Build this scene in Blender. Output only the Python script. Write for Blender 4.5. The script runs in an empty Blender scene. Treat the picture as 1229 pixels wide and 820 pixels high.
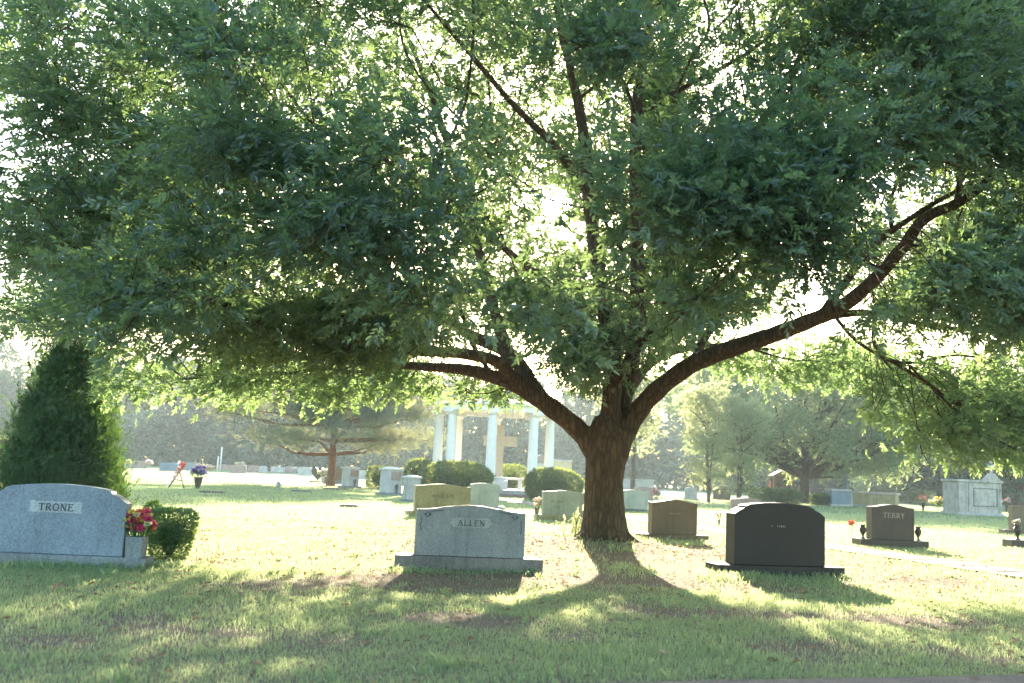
import bpy, math, random
import numpy as np
from mathutils import Vector, Matrix

# ------------------------------------------------------------------ camera, sky, sun, exposure
sc = bpy.context.scene
col = sc.collection
F_PX, CAM_H = 1195.0, 1.35
ROLL = math.atan(.0457)
PITCH = math.atan(158.8 / 1195)
PW, PH = 1229.0, 820.0
_c, _s = math.cos(ROLL), math.sin(ROLL)
_fw = Vector((0, math.cos(PITCH), math.sin(PITCH)))
_up = Vector((0, -math.sin(PITCH), math.cos(PITCH)))
_rt = Vector((1, 0, 0))
IMG_R = _rt * _c + _up * _s
IMG_U = -_rt * _s + _up * _c


def ray(x, y):
    return IMG_R * ((x - 614.5) / F_PX) + IMG_U * ((410 - y) / F_PX) + _fw


def gp(x, y):
    d = ray(x, y)
    t = CAM_H / -d.z
    return Vector((d.x * t, d.y * t, 0))


def at(x, y, Y):
    d = ray(x, y)
    t = Y / d.y
    return Vector((d.x * t, Y, CAM_H + d.z * t))


def project(P):
    """world points (n,3) -> photo pixels"""
    Q = P - np.array([0, 0, CAM_H])
    fx = Q @ np.array(IMG_R); fy = Q @ np.array(IMG_U); fz = Q @ np.array(_fw)
    fz = np.maximum(fz, .01)
    return 614.5 + fx / fz * F_PX, 410 - fy / fz * F_PX


cam_d = bpy.data.cameras.new('camera')
cam = bpy.data.objects.new('camera', cam_d)
col.objects.link(cam)
M = Matrix((IMG_R, IMG_U, -_fw)).transposed().to_4x4()
M.translation = (0, 0, CAM_H)
cam.matrix_world = M
cam_d.sensor_width = 36
cam_d.lens = 35
cam_d.clip_end = 3000
cam_d.dof.use_dof = True
cam_d.dof.focus_distance = 16.5
cam_d.dof.aperture_fstop = 2.0
sc.camera = cam

SUN = ray(667, 240).normalized()
EL = math.asin(SUN.z)
AZ = math.atan2(SUN.x, SUN.y)          # from +Y towards +X
w = bpy.data.worlds.new('World')
sc.world = w
w.use_nodes = True
nt = w.node_tree
bg = nt.nodes['Background']
sky = nt.nodes.new('ShaderNodeTexSky')
sky.sky_type = 'NISHITA'
sky.sun_disc = False
sky.sun_elevation = EL
sky.sun_rotation = AZ
sky.dust_density = 1.6
sky.air_density = 1.3
sky.ozone_density = 1.6
nt.links.new(sky.outputs[0], bg.inputs[0])
bg.inputs[1].default_value = .115
# the bright hazy ring of sky round the sun, and its disc
tc = nt.nodes.new('ShaderNodeTexCoord')
dp = nt.nodes.new('ShaderNodeVectorMath'); dp.operation = 'DOT_PRODUCT'
dp.inputs[1].default_value = SUN
nt.links.new(tc.outputs['Generated'], dp.inputs[0])
rp = nt.nodes.new('ShaderNodeMapRange')
rp.inputs['From Min'].default_value = math.cos(math.radians(1.0))
rp.inputs['From Max'].default_value = math.cos(math.radians(.5))
rp.inputs['To Min'].default_value = 0
rp.inputs['To Max'].default_value = 30
nt.links.new(dp.outputs['Value'], rp.inputs['Value'])
pw = nt.nodes.new('ShaderNodeMath'); pw.operation = 'MAXIMUM'; pw.inputs[1].default_value = 0
nt.links.new(dp.outputs['Value'], pw.inputs[0])
p2 = nt.nodes.new('ShaderNodeMath'); p2.operation = 'POWER'; p2.inputs[1].default_value = 900
nt.links.new(pw.outputs[0], p2.inputs[0])
ad = nt.nodes.new('ShaderNodeMath'); ad.operation = 'MULTIPLY_ADD'; ad.inputs[1].default_value = 1.2
nt.links.new(p2.outputs[0], ad.inputs[0]); nt.links.new(rp.outputs[0], ad.inputs[2])
bg2 = nt.nodes.new('ShaderNodeBackground')
bg2.inputs[0].default_value = (1, .93, .78, 1)
nt.links.new(ad.outputs[0], bg2.inputs[1])
ash = nt.nodes.new('ShaderNodeAddShader')
nt.links.new(bg.outputs[0], ash.inputs[0]); nt.links.new(bg2.outputs[0], ash.inputs[1])
nt.links.new(ash.outputs[0], nt.nodes['World Output'].inputs[0])

sun_d = bpy.data.lights.new('sun', 'SUN')
sun_d.energy = 5.0
sun_d.angle = math.radians(.5)
sun_d.color = (1, .875, .68)
sun = bpy.data.objects.new('sun', sun_d)
sun.rotation_mode = 'QUATERNION'
sun.rotation_quaternion = SUN.to_track_quat('Z', 'Y')
col.objects.link(sun)

HAZE_DENSITY = .00048
HAZE_ANISO = .3
sc.view_settings.view_transform = 'Standard'
sc.view_settings.look = 'None'
sc.view_settings.exposure = 2.65
sc.view_settings.gamma = 1
sc.view_settings.use_curve_mapping = False
cy = sc.cycles
cy.use_denoising = True
cy.use_adaptive_sampling = True
cy.adaptive_threshold = .02
cy.max_bounces = 7
cy.diffuse_bounces = 4
cy.glossy_bounces = 2
cy.transmission_bounces = 5
cy.volume_bounces = 0
cy.sample_clamp_indirect = 6
cy.sample_clamp_direct = 40
cy.caustics_reflective = False
cy.caustics_refractive = False
sc.render.use_persistent_data = False

RNG = np.random.default_rng(7)
random.seed(7)
TREE = Vector((2.05, 20.5, 0))


# ------------------------------------------------------------------ materials
def mat(name):
    m = bpy.data.materials.new(name)
    m.use_nodes = True
    n = m.node_tree
    return m, n, n.nodes['Principled BSDF'], n.nodes['Material Output']


def noise(n, scale, detail=3, rough=.6, vec=None, kind='ShaderNodeTexNoise'):
    t = n.nodes.new(kind)
    t.inputs['Scale'].default_value = scale
    if 'Detail' in t.inputs: t.inputs['Detail'].default_value = detail
    if kind == 'ShaderNodeTexNoise': t.inputs['Roughness'].default_value = rough
    if vec is None:
        c = n.nodes.get('objc')
        if c is None:
            c = n.nodes.new('ShaderNodeTexCoord'); c.name = 'objc'
        vec = c.outputs['Object']
    n.links.new(vec, t.inputs['Vector'])
    return t


def ramp(n, fac, stops):
    r = n.nodes.new('ShaderNodeValToRGB')
    e = r.color_ramp.elements
    while len(e) < len(stops): e.new(.5)
    for i, (p, c) in enumerate(stops):
        e[i].position = p
        e[i].color = (*c, 1) if len(c) == 3 else c
    n.links.new(fac, r.inputs[0])
    return r


def mixc(n, fac, a, b, mode='MIX'):
    m = n.nodes.new('ShaderNodeMix'); m.data_type = 'RGBA'; m.blend_type = mode
    if isinstance(fac, (int, float)): m.inputs[0].default_value = fac
    else: n.links.new(fac, m.inputs[0])
    for i, v in ((6, a), (7, b)):
        if isinstance(v, tuple): m.inputs[i].default_value = (*v, 1)
        else: n.links.new(v, m.inputs[i])
    return m.outputs[2]


def bump(n, b, h, strength, dist):
    k = n.nodes.new('ShaderNodeBump')
    k.inputs['Strength'].default_value = strength
    k.inputs['Distance'].default_value = dist
    n.links.new(h, k.inputs['Height'])
    n.links.new(k.outputs[0], b.inputs['Normal'])


def granite(name, c, rough=.55, speck=.35, stain=.25):
    m, n, b, o = mat(name)
    c = np.array(c)
    v = noise(n, 110, kind='ShaderNodeTexVoronoi')
    r = ramp(n, v.outputs['Color'], [(0, tuple(c * (1 - speck))), (.55, tuple(c)), (1, tuple(np.minimum(c * (1 + speck), .9)))])
    v2 = noise(n, 55, 5, .85)
    r2 = ramp(n, v2.outputs['Fac'], [(.36, (.55, .55, .56)), (.64, (1.25, 1.25, 1.24))])
    v3 = noise(n, 2.2, 5, .65)
    r3 = ramp(n, v3.outputs['Fac'], [(.3, (1 - stain,) * 3), (.62, (1.04, 1.03, 1.0))])
    x = mixc(n, 1, r.outputs[0], r2.outputs[0], 'MULTIPLY')
    x = mixc(n, 1, x, r3.outputs[0], 'MULTIPLY')
    tcs = n.nodes.new('ShaderNodeTexCoord'); mps = n.nodes.new('ShaderNodeMapping'); mps.inputs['Scale'].default_value = (7, 7, .7)
    n.links.new(tcs.outputs['Object'], mps.inputs[0])
    v4 = noise(n, 1, 5, .7, mps.outputs[0])      # rain streaks
    r4 = ramp(n, v4.outputs['Fac'], [(.34, (1 - stain * .9, 1 - stain * .85, 1 - stain * .95)), (.52, (1, 1, 1))])
    x = mixc(n, 1, x, r4.outputs[0], 'MULTIPLY')
    n.links.new(x, b.inputs['Base Color'])
    b.inputs['Roughness'].default_value = rough
    bump(n, b, v2.outputs['Fac'], .25, .004)
    return m


def plain(name, c, rough=.7, var=.15, scale=8):
    m, n, b, o = mat(name)
    c = np.array(c)
    v = noise(n, scale, 4, .6)
    r = ramp(n, v.outputs['Fac'], [(.3, tuple(c * (1 - var))), (.7, tuple(np.minimum(c * (1 + var), .95)))])
    n.links.new(r.outputs[0], b.inputs['Base Color'])
    b.inputs['Roughness'].default_value = rough
    return m


def leafmat(name, dark, light, trans, tmix=.45, scale=1.2, gloss=.10, rough=.45):
    """two-sided leaf: diffuse + light passing through + a weak sheen"""
    m, n, b, o = mat(name)
    n.nodes.remove(b)
    at_ = n.nodes.new('ShaderNodeAttribute'); at_.attribute_name = 'tint'
    v = noise(n, scale, 2)
    a = n.nodes.new('ShaderNodeMath'); a.operation = 'MULTIPLY_ADD'
    n.links.new(at_.outputs['Fac'], a.inputs[0]); a.inputs[1].default_value = .6
    a2 = n.nodes.new('ShaderNodeMath'); a2.operation = 'MULTIPLY'; a2.inputs[1].default_value = .4
    n.links.new(v.outputs['Fac'], a2.inputs[0]); n.links.new(a2.outputs[0], a.inputs[2])
    r = ramp(n, a.outputs[0], [(.15, dark), (.85, light)])
    d = n.nodes.new('ShaderNodeBsdfDiffuse'); n.links.new(r.outputs[0], d.inputs[0])
    t = n.nodes.new('ShaderNodeBsdfTranslucent')
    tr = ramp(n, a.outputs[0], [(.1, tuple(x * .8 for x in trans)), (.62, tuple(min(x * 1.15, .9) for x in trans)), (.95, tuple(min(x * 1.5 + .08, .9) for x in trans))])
    n.links.new(tr.outputs[0], t.inputs[0])
    mx = n.nodes.new('ShaderNodeMixShader'); mx.inputs[0].default_value = tmix
    n.links.new(d.outputs[0], mx.inputs[1]); n.links.new(t.outputs[0], mx.inputs[2])
    g = n.nodes.new('ShaderNodeBsdfGlossy'); g.inputs['Roughness'].default_value = rough
    g.inputs[0].default_value = (.85, .95, 1, 1)
    m2 = n.nodes.new('ShaderNodeMixShader'); m2.inputs[0].default_value = gloss
    n.links.new(mx.outputs[0], m2.inputs[1]); n.links.new(g.outputs[0], m2.inputs[2])
    n.links.new(m2.outputs[0], o.inputs[0])
    return m


def barkmat(name, c1, c2, zs=.22, scale=16):
    m, n, b, o = mat(name)
    tcn = n.nodes.new('ShaderNodeTexCoord')
    mp = n.nodes.new('ShaderNodeMapping'); mp.inputs['Scale'].default_value = (1, 1, zs)
    n.links.new(tcn.outputs['Object'], mp.inputs[0])
    nn = noise(n, 5, 2, .5, mp.outputs[0])
    sub = n.nodes.new('ShaderNodeVectorMath'); sub.operation = 'SCALE'; sub.inputs[3].default_value = .12
    n.links.new(nn.outputs['Color'], sub.inputs[0])
    adv = n.nodes.new('ShaderNodeVectorMath'); adv.operation = 'ADD'
    n.links.new(mp.outputs[0], adv.inputs[0]); n.links.new(sub.outputs[0], adv.inputs[1])
    v = noise(n, scale, vec=adv.outputs[0], kind='ShaderNodeTexVoronoi'); v.feature = 'DISTANCE_TO_EDGE'
    f = noise(n, scale * 3.5, 5, .7, mp.outputs[0])
    big = noise(n, 1.7, 3, .6)
    a = n.nodes.new('ShaderNodeMath'); a.operation = 'MULTIPLY_ADD'; a.inputs[1].default_value = 2.2
    n.links.new(v.outputs['Distance'], a.inputs[0])
    s = n.nodes.new('ShaderNodeMath'); s.operation = 'MULTIPLY'; s.inputs[1].default_value = .5
    n.links.new(f.outputs['Fac'], s.inputs[0]); n.links.new(s.outputs[0], a.inputs[2])
    r = ramp(n, a.outputs[0], [(.16, tuple(x * .3 for x in c1)), (.42, c1), (.9, c2)])
    rb = ramp(n, big.outputs['Fac'], [(.35, (.75, .78, .72)), (.65, (1.12, 1.08, 1.02))])
    x = mixc(n, 1, r.outputs[0], rb.outputs[0], 'MULTIPLY')
    n.links.new(x, b.inputs['Base Color'])
    b.inputs['Roughness'].default_value = .9
    bump(n, b, a.outputs[0], 1.0, .06)
    return m


MT = {}
MT['grass_near'] = leafmat('grass_blades', (.06, .175, .09), (.19, .28, .13), (.52, .60, .28), .5, .8, .03, .6)
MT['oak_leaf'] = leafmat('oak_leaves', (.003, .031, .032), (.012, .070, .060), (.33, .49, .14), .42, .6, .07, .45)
MT['pine_leaf'] = leafmat('pine_needles', (.05, .11, .085), (.10, .17, .12), (.40, .40, .18), .3, .4, .08)
MT['tree_leaf'] = leafmat('tree_leaves', (.08, .155, .10), (.16, .25, .15), (.46, .54, .22), .42, .4, .08)
MT['myrtle_leaf'] = leafmat('myrtle_leaves', (.09, .16, .06), (.17, .24, .09), (.58, .6, .28), .5, .4, .08)
MT['far_leaf'] = leafmat('far_leaves', (.008, .03, .022), (.12, .20, .135), (.10, .15, .05), .25, .06, .03)
MT['cedar_leaf'] = leafmat('cedar_scales', (.012, .05, .018), (.03, .12, .035), (.12, .22, .03), .25, 3, .04)
MT['box_leaf'] = leafmat('boxwood_leaves', (.02, .085, .03), (.06, .20, .06), (.3, .42, .06), .35, 6, .10)
MT['hedge_leaf'] = leafmat('hedge_leaves', (.035, .085, .03), (.075, .14, .05), (.36, .42, .08), .35, 2, .06)
MT['oak_bark'] = barkmat('oak_bark', (.11, .075, .042), (.25, .17, .095), .2, 11)
MT['pine_bark'] = barkmat('pine_bark', (.26, .12, .07), (.42, .22, .13), .35, 6)
MT['tree_bark'] = barkmat('tree_bark', (.12, .085, .06), (.2, .15, .11), .3, 8)
MT['far_bark'] = plain('far_bark', (.13, .09, .07), .9)
MT['blue_granite'] = granite('blue_grey_granite', (.16, .225, .285))
MT['blue_base'] = granite('blue_grey_granite_base', (.16, .195, .21), .8, .45)
MT['grey_granite'] = granite('grey_granite', (.185, .21, .215))
MT['grey_base'] = granite('grey_granite_base', (.15, .15, .14), .85, .45, .4)
MT['panel'] = granite('pale_frosted_granite', (.31, .375, .41), .8)
MT['panel2'] = granite('pale_frosted_grey', (.29, .32, .31), .8)
MT['black_granite'] = granite('dark_granite', (.011, .009, .007), .55, .5, .2)
MT['black_base'] = granite('dark_granite_base', (.022, .02, .017), .65, .5, .3)
MT['brown_granite'] = granite('brown_granite', (.135, .10, .06), .45, .4)
MT['terry_granite'] = granite('dark_brown_granite', (.045, .037, .03), .4, .5)
MT['tan_granite'] = granite('tan_granite', (.40, .36, .21), .7)
MT['sage_granite'] = granite('pale_sage_granite', (.40, .42, .345), .7)
MT['pink_granite'] = granite('pink_granite', (.32, .23, .20), .6)
MT['pale_granite'] = granite('pale_granite', (.42, .43, .43), .7)
MT['white_marble'] = granite('white_marble', (.68, .67, .64), .6, .12, .15)
MT['concrete'] = granite('mausoleum_concrete', (.50, .48, .43), .85, .2, .35)
MT['letter'] = plain('painted_letters', (.035, .05, .06), .8, .2)
MT['letter_tan'] = plain('dark_tan_letters', (.16, .14, .09), .8, .2)
MT['letter_light'] = plain('frosted_letters', (.42, .38, .32), .8, .2)
MT['white_paint'] = plain('white_painted_column', (.86, .85, .80), .55, .04, 3)
MT['limestone'] = plain('tan_limestone', (.62, .48, .33), .8, .1, 5)
MT['roof_shingle'] = plain('grey_shingles', (.22, .2, .23), .8, .25, 20)
MT['dark_slats'] = plain('dark_louvre', (.10, .09, .12), .7)
MT['wood'] = plain('tan_wood', (.42, .33, .19), .7, .15, 12)
MT['brown_wood'] = plain('red_brown_wood', (.20, .09, .055), .8, .2, 12)
MT['bronze'] = plain('bronze', (.06, .045, .035), .5)
MT['dark_glass'] = plain('dark_glass', (.025, .03, .03), .15, .1)
MT['stem'] = plain('green_stems', (.05, .13, .04), .7)
MT['soil'] = plain('soil', (.10, .065, .045), .95, .3)


def petal(name, c):
    m, n, b, o = mat(name)
    n.nodes.remove(b)
    d = n.nodes.new('ShaderNodeBsdfDiffuse'); d.inputs[0].default_value = (*c, 1)
    t = n.nodes.new('ShaderNodeBsdfTranslucent'); t.inputs[0].default_value = (*[min(1, x * 1.1 + .02) for x in c], 1)
    v = noise(n, 30, 2)
    r = ramp(n, v.outputs['Fac'], [(.3, tuple(x * .75 for x in c)), (.7, c)])
    n.links.new(r.outputs[0], d.inputs[0])
    mx = n.nodes.new('ShaderNodeMixShader'); mx.inputs[0].default_value = .45
    n.links.new(d.outputs[0], mx.inputs[1]); n.links.new(t.outputs[0], mx.inputs[2])
    n.links.new(mx.outputs[0], o.inputs[0])
    return m


PET = {k: petal(k + '_petals', c) for k, c in dict(magenta=(.60, .07, .20), coral=(.80, .24, .16), cream=(.82, .76, .5),
       white=(.82, .82, .8), purple=(.33, .2, .55), red=(.75, .05, .04), pink=(.8, .42, .42), yellow=(.75, .6, .15), pale_pink=(.8, .6, .55)).items()}


# ------------------------------------------------------------------ mesh helpers
class MB:
    def __init__(self): self.v = []; self.f = []; self.sm = []

    def add(self, vs, fs, smooth=False):
        o = len(self.v)
        self.v += [tuple(p) for p in vs]
        self.f += [tuple(i + o for i in q) for q in fs]
        self.sm += [smooth] * len(fs)
        return self

    def box(self, c, s, rz=0, taper=1):
        x, y, z = s[0] / 2, s[1] / 2, s[2] / 2
        vs = []
        for dz, k in ((-z, 1), (z, taper)):
            for dx, dy in ((-x, -y), (x, -y), (x, y), (-x, y)):
                X, Y = dx * k, dy * k
                vs.append((c[0] + X * math.cos(rz) - Y * math.sin(rz), c[1] + X * math.sin(rz) + Y * math.cos(rz), c[2] + dz))
        return self.add(vs, [(3, 2, 1, 0), (4, 5, 6, 7), (0, 1, 5, 4), (1, 2, 6, 5), (2, 3, 7, 6), (3, 0, 4, 7)])

    def prism(self, prof, y0, y1):
        """profile in xz (counter-clockwise seen from -y), extruded y0..y1"""
        n = len(prof)
        vs = [(x, y0, z) for x, z in prof] + [(x, y1, z) for x, z in prof]
        fs = [tuple(range(n)), tuple(range(2 * n - 1, n - 1, -1))]
        fs += [(i, i + n, (i + 1) % n + n, (i + 1) % n) for i in range(n)]
        return self.add(vs, fs)

    def tube(self, pts, rad, k=8, cap=True, flute=None):
        pts = [Vector(p) for p in pts]
        n = len(pts)
        if not hasattr(rad, '__len__'): rad = [rad] * n
        prev = None; vs = []
        for i in range(n):
            t = (pts[min(i + 1, n - 1)] - pts[max(i - 1, 0)]).normalized()
            if prev is None:
                a = Vector((1, 0, 0)) if abs(t.x) < .8 else Vector((0, 1, 0))
            else: a = prev
            u = (a - t * a.dot(t)).normalized(); prev = u
            w_ = t.cross(u)
            for j in range(k):
                an = 2 * math.pi * j / k
                r = rad[i] * (flute(an, i) if flute else 1)
                vs.append(pts[i] + u * math.cos(an) * r + w_ * math.sin(an) * r)
        fs = [(i * k + j, i * k + (j + 1) % k, (i + 1) * k + (j + 1) % k, (i + 1) * k + j) for i in range(n - 1) for j in range(k)]
        o = len(self.v)
        self.add(vs, fs, True)
        if cap:
            self.f.append(tuple(o + j for j in range(k - 1, -1, -1))); self.sm.append(False)
            self.f.append(tuple(o + (n - 1) * k + j for j in range(k))); self.sm.append(False)
        return self

    def lathe(self, prof, c=(0, 0, 0), k=20):
        vs = []; n = len(prof)
        for r, z in prof:
            for j in range(k):
                a = 2 * math.pi * j / k
                vs.append((c[0] + r * math.cos(a), c[1] + r * math.sin(a), c[2] + z))
        fs = [(i * k + j, i * k + (j + 1) % k, (i + 1) * k + (j + 1) % k, (i + 1) * k + j) for i in range(n - 1) for j in range(k)]
        fs += [tuple(range(k - 1, -1, -1)), tuple((n - 1) * k + j for j in range(k))]
        return self.add(vs, fs, True)

    def build(self, name, m, parent=None, bevel=0, flat=False):
        me = bpy.data.meshes.new(name)
        me.from_pydata(self.v, [], self.f)
        me.polygons.foreach_set('use_smooth', [s and not flat for s in self.sm])
        me.materials.append(m)
        me.update()
        o = bpy.data.objects.new(name, me)
        col.objects.link(o)
        if parent: o.parent = parent
        if bevel:
            b = o.modifiers.new('bevel', 'BEVEL'); b.width = bevel; b.segments = 2; b.limit_method = 'ANGLE'; b.angle_limit = math.radians(35)
        return o


def npmesh(name, V, Fq, m, parent=None, tint=None, smooth=False, extra=()):
    """numpy verts (n,3), quads (m,4) or tris (m,3)"""
    me = bpy.data.meshes.new(name)
    k = Fq.shape[1]
    me.vertices.add(len(V)); me.vertices.foreach_set('co', np.ascontiguousarray(V, np.float32).ravel())
    me.loops.add(Fq.size); me.loops.foreach_set('vertex_index', np.ascontiguousarray(Fq, np.int32).ravel())
    me.polygons.add(len(Fq))
    me.polygons.foreach_set('loop_start', np.arange(0, Fq.size, k, dtype=np.int32))
    me.polygons.foreach_set('loop_total', np.full(len(Fq), k, np.int32))
    if tint is not None:
        a = me.attributes.new('tint', 'FLOAT', 'POINT'); a.data.foreach_set('value', np.ascontiguousarray(tint, np.float32))
    me.update(calc_edges=True)
    me.polygons.foreach_set('use_smooth', np.full(len(Fq), smooth))
    me.materials.append(m)
    for e in extra: me.materials.append(e)
    o = bpy.data.objects.new(name, me)
    col.objects.link(o)
    if parent: o.parent = parent
    return o


def thing(name, label, cat, loc=(0, 0, 0), rz=0, group=None):
    o = bpy.data.objects.new(name, None)
    o.empty_display_size = .2
    col.objects.link(o)
    o.location = loc; o.rotation_euler = (0, 0, rz)
    o['label'] = label; o['category'] = cat
    if group: o['group'] = group
    return o


def tag(o, label=None, cat=None, group=None, kind=None):
    for k, v in (('label', label), ('category', cat), ('group', group), ('kind', kind)):
        if v: o[k] = v
    return o


# leaf templates: (verts, quads)
def leaf_quads(L=1., W=.3, fold=.08, tip=1.):
    v = np.array([[0, 0, 0], [.3 * L, -.5 * W, fold * W * 2], [.72 * L, -.38 * W, fold * W * 2], [L * tip, 0, -.03 * L], [.72 * L, .38 * W, fold * W * 2], [.3 * L, .5 * W, fold * W * 2]])
    return v, np.array([[0, 1, 2, 3], [0, 3, 4, 5]])


def spray_template(rng, n=8, L=.11, W=.034, twig=.28, spread=1.0):
    lv, lf = leaf_quads(L, W)
    V = []; F = []
    for i in range(n):
        t = twig * (i + .6) / n
        if i == n - 1: t = twig
        ang = (1 if i % 2 else -1) * rng.uniform(.45, 1.0) * spread if i < n - 1 else rng.uniform(-.2, .2)
        roll = rng.uniform(-.9, .9); el = rng.uniform(-.5, .35)
        R = Matrix.Rotation(ang, 3, 'Z') @ Matrix.Rotation(el, 3, 'Y') @ Matrix.Rotation(roll, 3, 'X')
        R = np.array(R) * rng.uniform(.75, 1.15)
        F.append(lf + len(V) * 6)
        V.append(lv @ R.T + np.array([t, 0, 0]))
    return np.concatenate(V), np.concatenate(F)


def scatter(templates, P, D, S, rng, tint):
    """put template i%k at each point P (n,3), x-axis along D, random roll, scale S"""
    Vs = []; Fs = []; Ts = []; off = 0
    k = len(templates)
    D = D / np.maximum(np.linalg.norm(D, axis=1, keepdims=True), 1e-6)
    A = rng.normal(size=D.shape) * .55 + np.array([0, 0, 1.])
    Yx = np.cross(A, D); Yx /= np.maximum(np.linalg.norm(Yx, axis=1, keepdims=True), 1e-6)
    Zx = np.cross(D, Yx)
    R = np.stack([D, Yx, Zx], axis=2)      # columns
    for j in range(k):
        idx = np.arange(j, len(P), k)
        v, f = templates[j]
        W = np.einsum('nab,mb->nma', R[idx], v) * S[idx][:, None, None] + P[idx][:, None, :]
        n, m = len(idx), len(v)
        Vs.append(W.reshape(-1, 3))
        Fs.append((f[None] + (np.arange(n) * m)[:, None, None]).reshape(-1, f.shape[1]) + off)
        Ts.append(np.repeat(tint[idx], m))
        off += n * m
    return np.concatenate(Vs), np.concatenate(Fs), np.concatenate(Ts)


def rand_dir(rng, n):
    d = rng.normal(size=(n, 3))
    return d / np.linalg.norm(d, axis=1, keepdims=True)


# ------------------------------------------------------------------ air
haze = MB().box((0, 118, 12.1), (330, 290, 26.6))
m, n, b, o_ = mat('haze_air')
n.nodes.remove(b)
pv = n.nodes.new('ShaderNodeVolumePrincipled')
pv.inputs['Density'].default_value = HAZE_DENSITY
pv.inputs['Anisotropy'].default_value = HAZE_ANISO
pv.inputs['Color'].default_value = (.78, .95, 1, 1)
n.links.new(pv.outputs[0], o_.inputs['Volume'])
hz = haze.build('haze', m)
tag(hz, 'thin bright morning haze filling the air over the lawn', 'haze', kind='stuff')
hz.display_type = 'WIRE'

# ------------------------------------------------------------------ ground
tx, ty = TREE.x, TREE.y
PATCH = RNG.uniform(0, 6.28, (14, 3))


def patch(x, y, s=1.0):
    """smooth pseudo-noise about -1..1"""
    r = 0
    for i in range(14):
        fr = (.35 + .33 * i) * s
        a = PATCH[i, 2]
        r = r + np.sin(fr * (x * math.cos(a) + y * math.sin(a)) + PATCH[i, 0]) * np.cos(fr * .7 * (y * math.cos(a * 1.7) - x * math.sin(a * 1.7)) + PATCH[i, 1]) / (1 + .22 * i)
    return r / 3.2


m, n, b, o_ = mat('lawn_ground')
big = noise(n, .9, 5, .62)
fine = noise(n, 22, 6, .75)
mid = noise(n, 4.5, 5, .7)
gcol = ramp(n, fine.outputs['Fac'], [(.3, (.06, .12, .06)), (.5, (.11, .18, .09)), (.72, (.22, .26, .14))])
dcol = ramp(n, fine.outputs['Fac'], [(.28, (.10, .07, .05)), (.5, (.22, .165, .12)), (.75, (.38, .30, .22))])
mk = n.nodes.new('ShaderNodeMath'); mk.operation = 'MULTIPLY_ADD'; mk.inputs[1].default_value = .6
n.links.new(mid.outputs['Fac'], mk.inputs[0])
mk2 = n.nodes.new('ShaderNodeMath'); mk2.operation = 'MULTIPLY'; mk2.inputs[1].default_value = .55
n.links.new(big.outputs['Fac'], mk2.inputs[0]); n.links.new(mk2.outputs[0], mk.inputs[2])
# straw and litter are common near the oak, the open lawn beyond is greener
geo = n.nodes.new('ShaderNodeNewGeometry')
sep = n.nodes.new('ShaderNodeSeparateXYZ'); n.links.new(geo.outputs['Position'], sep.inputs[0])
yr = n.nodes.new('ShaderNodeMapRange'); yr.inputs['From Min'].default_value = 16; yr.inputs['From Max'].default_value = 34
yr.inputs['To Min'].default_value = .12; yr.inputs['To Max'].default_value = -.12
n.links.new(sep.outputs['Y'], yr.inputs['Value'])
sm = n.nodes.new('ShaderNodeMath'); sm.operation = 'ADD'
n.links.new(mk.outputs[0], sm.inputs[0]); n.links.new(yr.outputs[0], sm.inputs[1])
mask = ramp(n, sm.outputs[0], [(.50, (0, 0, 0)), (.62, (1, 1, 1))])
cc = mixc(n, mask.outputs[0], gcol.outputs[0], dcol.outputs[0])
n.links.new(cc, b.inputs['Base Color'])
b.inputs['Roughness'].default_value = 1
b.inputs['Specular IOR Level'].default_value = .1
bump(n, b, fine.outputs['Fac'], .9, .04)
MT['ground'] = m
ab = n.nodes.new('ShaderNodeAttribute'); ab.attribute_name = 'tint'
sm2 = n.nodes.new('ShaderNodeMath'); sm2.operation = 'MULTIPLY_ADD'; sm2.inputs[1].default_value = .16
n.links.new(ab.outputs['Fac'], sm2.inputs[0]); n.links.new(sm.outputs[0], sm2.inputs[2])
n.links.new(sm2.outputs[0], mask.inputs[0])
BARE = [(*gp(x, y)[:2], r, k) for x, y, r, k in ((590, 748, .5, 1.3), (520, 742, .35, 1.), (960, 775, .7, 1.), (800, 735, .5, 1.), (480, 700, .6, 1.2), (560, 703, .8, .9), (330, 705, .7, 1.1), (150, 745, .5, 1.1), (40, 770, .5, 1), (1100, 745, .8, 1.2), (930, 740, .5, 1.1), (700, 770, .35, .9), (260, 760, .45, 1), (1180, 790, .4, 1), (390, 770, .4, .8), (860, 700, .9, .8), (640, 690, 1.0, 1.), (1120, 700, .9, 1.))]


def bare_fn(X, Y):
    rt = np.hypot(X - tx, (Y - ty + 1.5) * .8)
    b_ = np.exp(-(rt / 4.0) ** 2) * 1.1 + np.exp(-((Y - 18.5) / 4.5) ** 2) * .40
    wx, wy = X + .18 * patch(X * 4, Y * 4), Y + .3 * patch(X * 4 + 9, Y * 4)
    for bx, by, r, k in BARE: b_ = b_ + k * np.exp(-(((wx - bx) / (r * 1.3)) ** 2 + ((wy - by) / r) ** 2))
    return b_ - .45 * (patch(X, Y, 1.0) + .5 * patch(X * 3.1 + 5, Y * 3.1))


# one sheet to the horizon, finer near the camera so it can undulate gently
gx = np.concatenate([[-1500, -500, -200, -110], np.linspace(-60, -20, 41), np.linspace(-19.8, 19.8, 199), np.linspace(20, 60, 41), [110, 200, 500, 1500]])
gy = np.concatenate([[-300, -40, -5], np.linspace(0, 30, 151), np.linspace(30.6, 60, 50), [75, 100, 140, 200, 400, 1500]])
GX, GY = np.meshgrid(gx, gy)
def gz(x, y):
    near = np.clip(1 - (np.hypot(x - 1, y - 16)) / 30, 0, 1)
    return patch(x, y, .55) * .025 * near + .16 * np.exp(-(np.hypot(x - tx, y - ty) / 1.3) ** 2)


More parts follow.
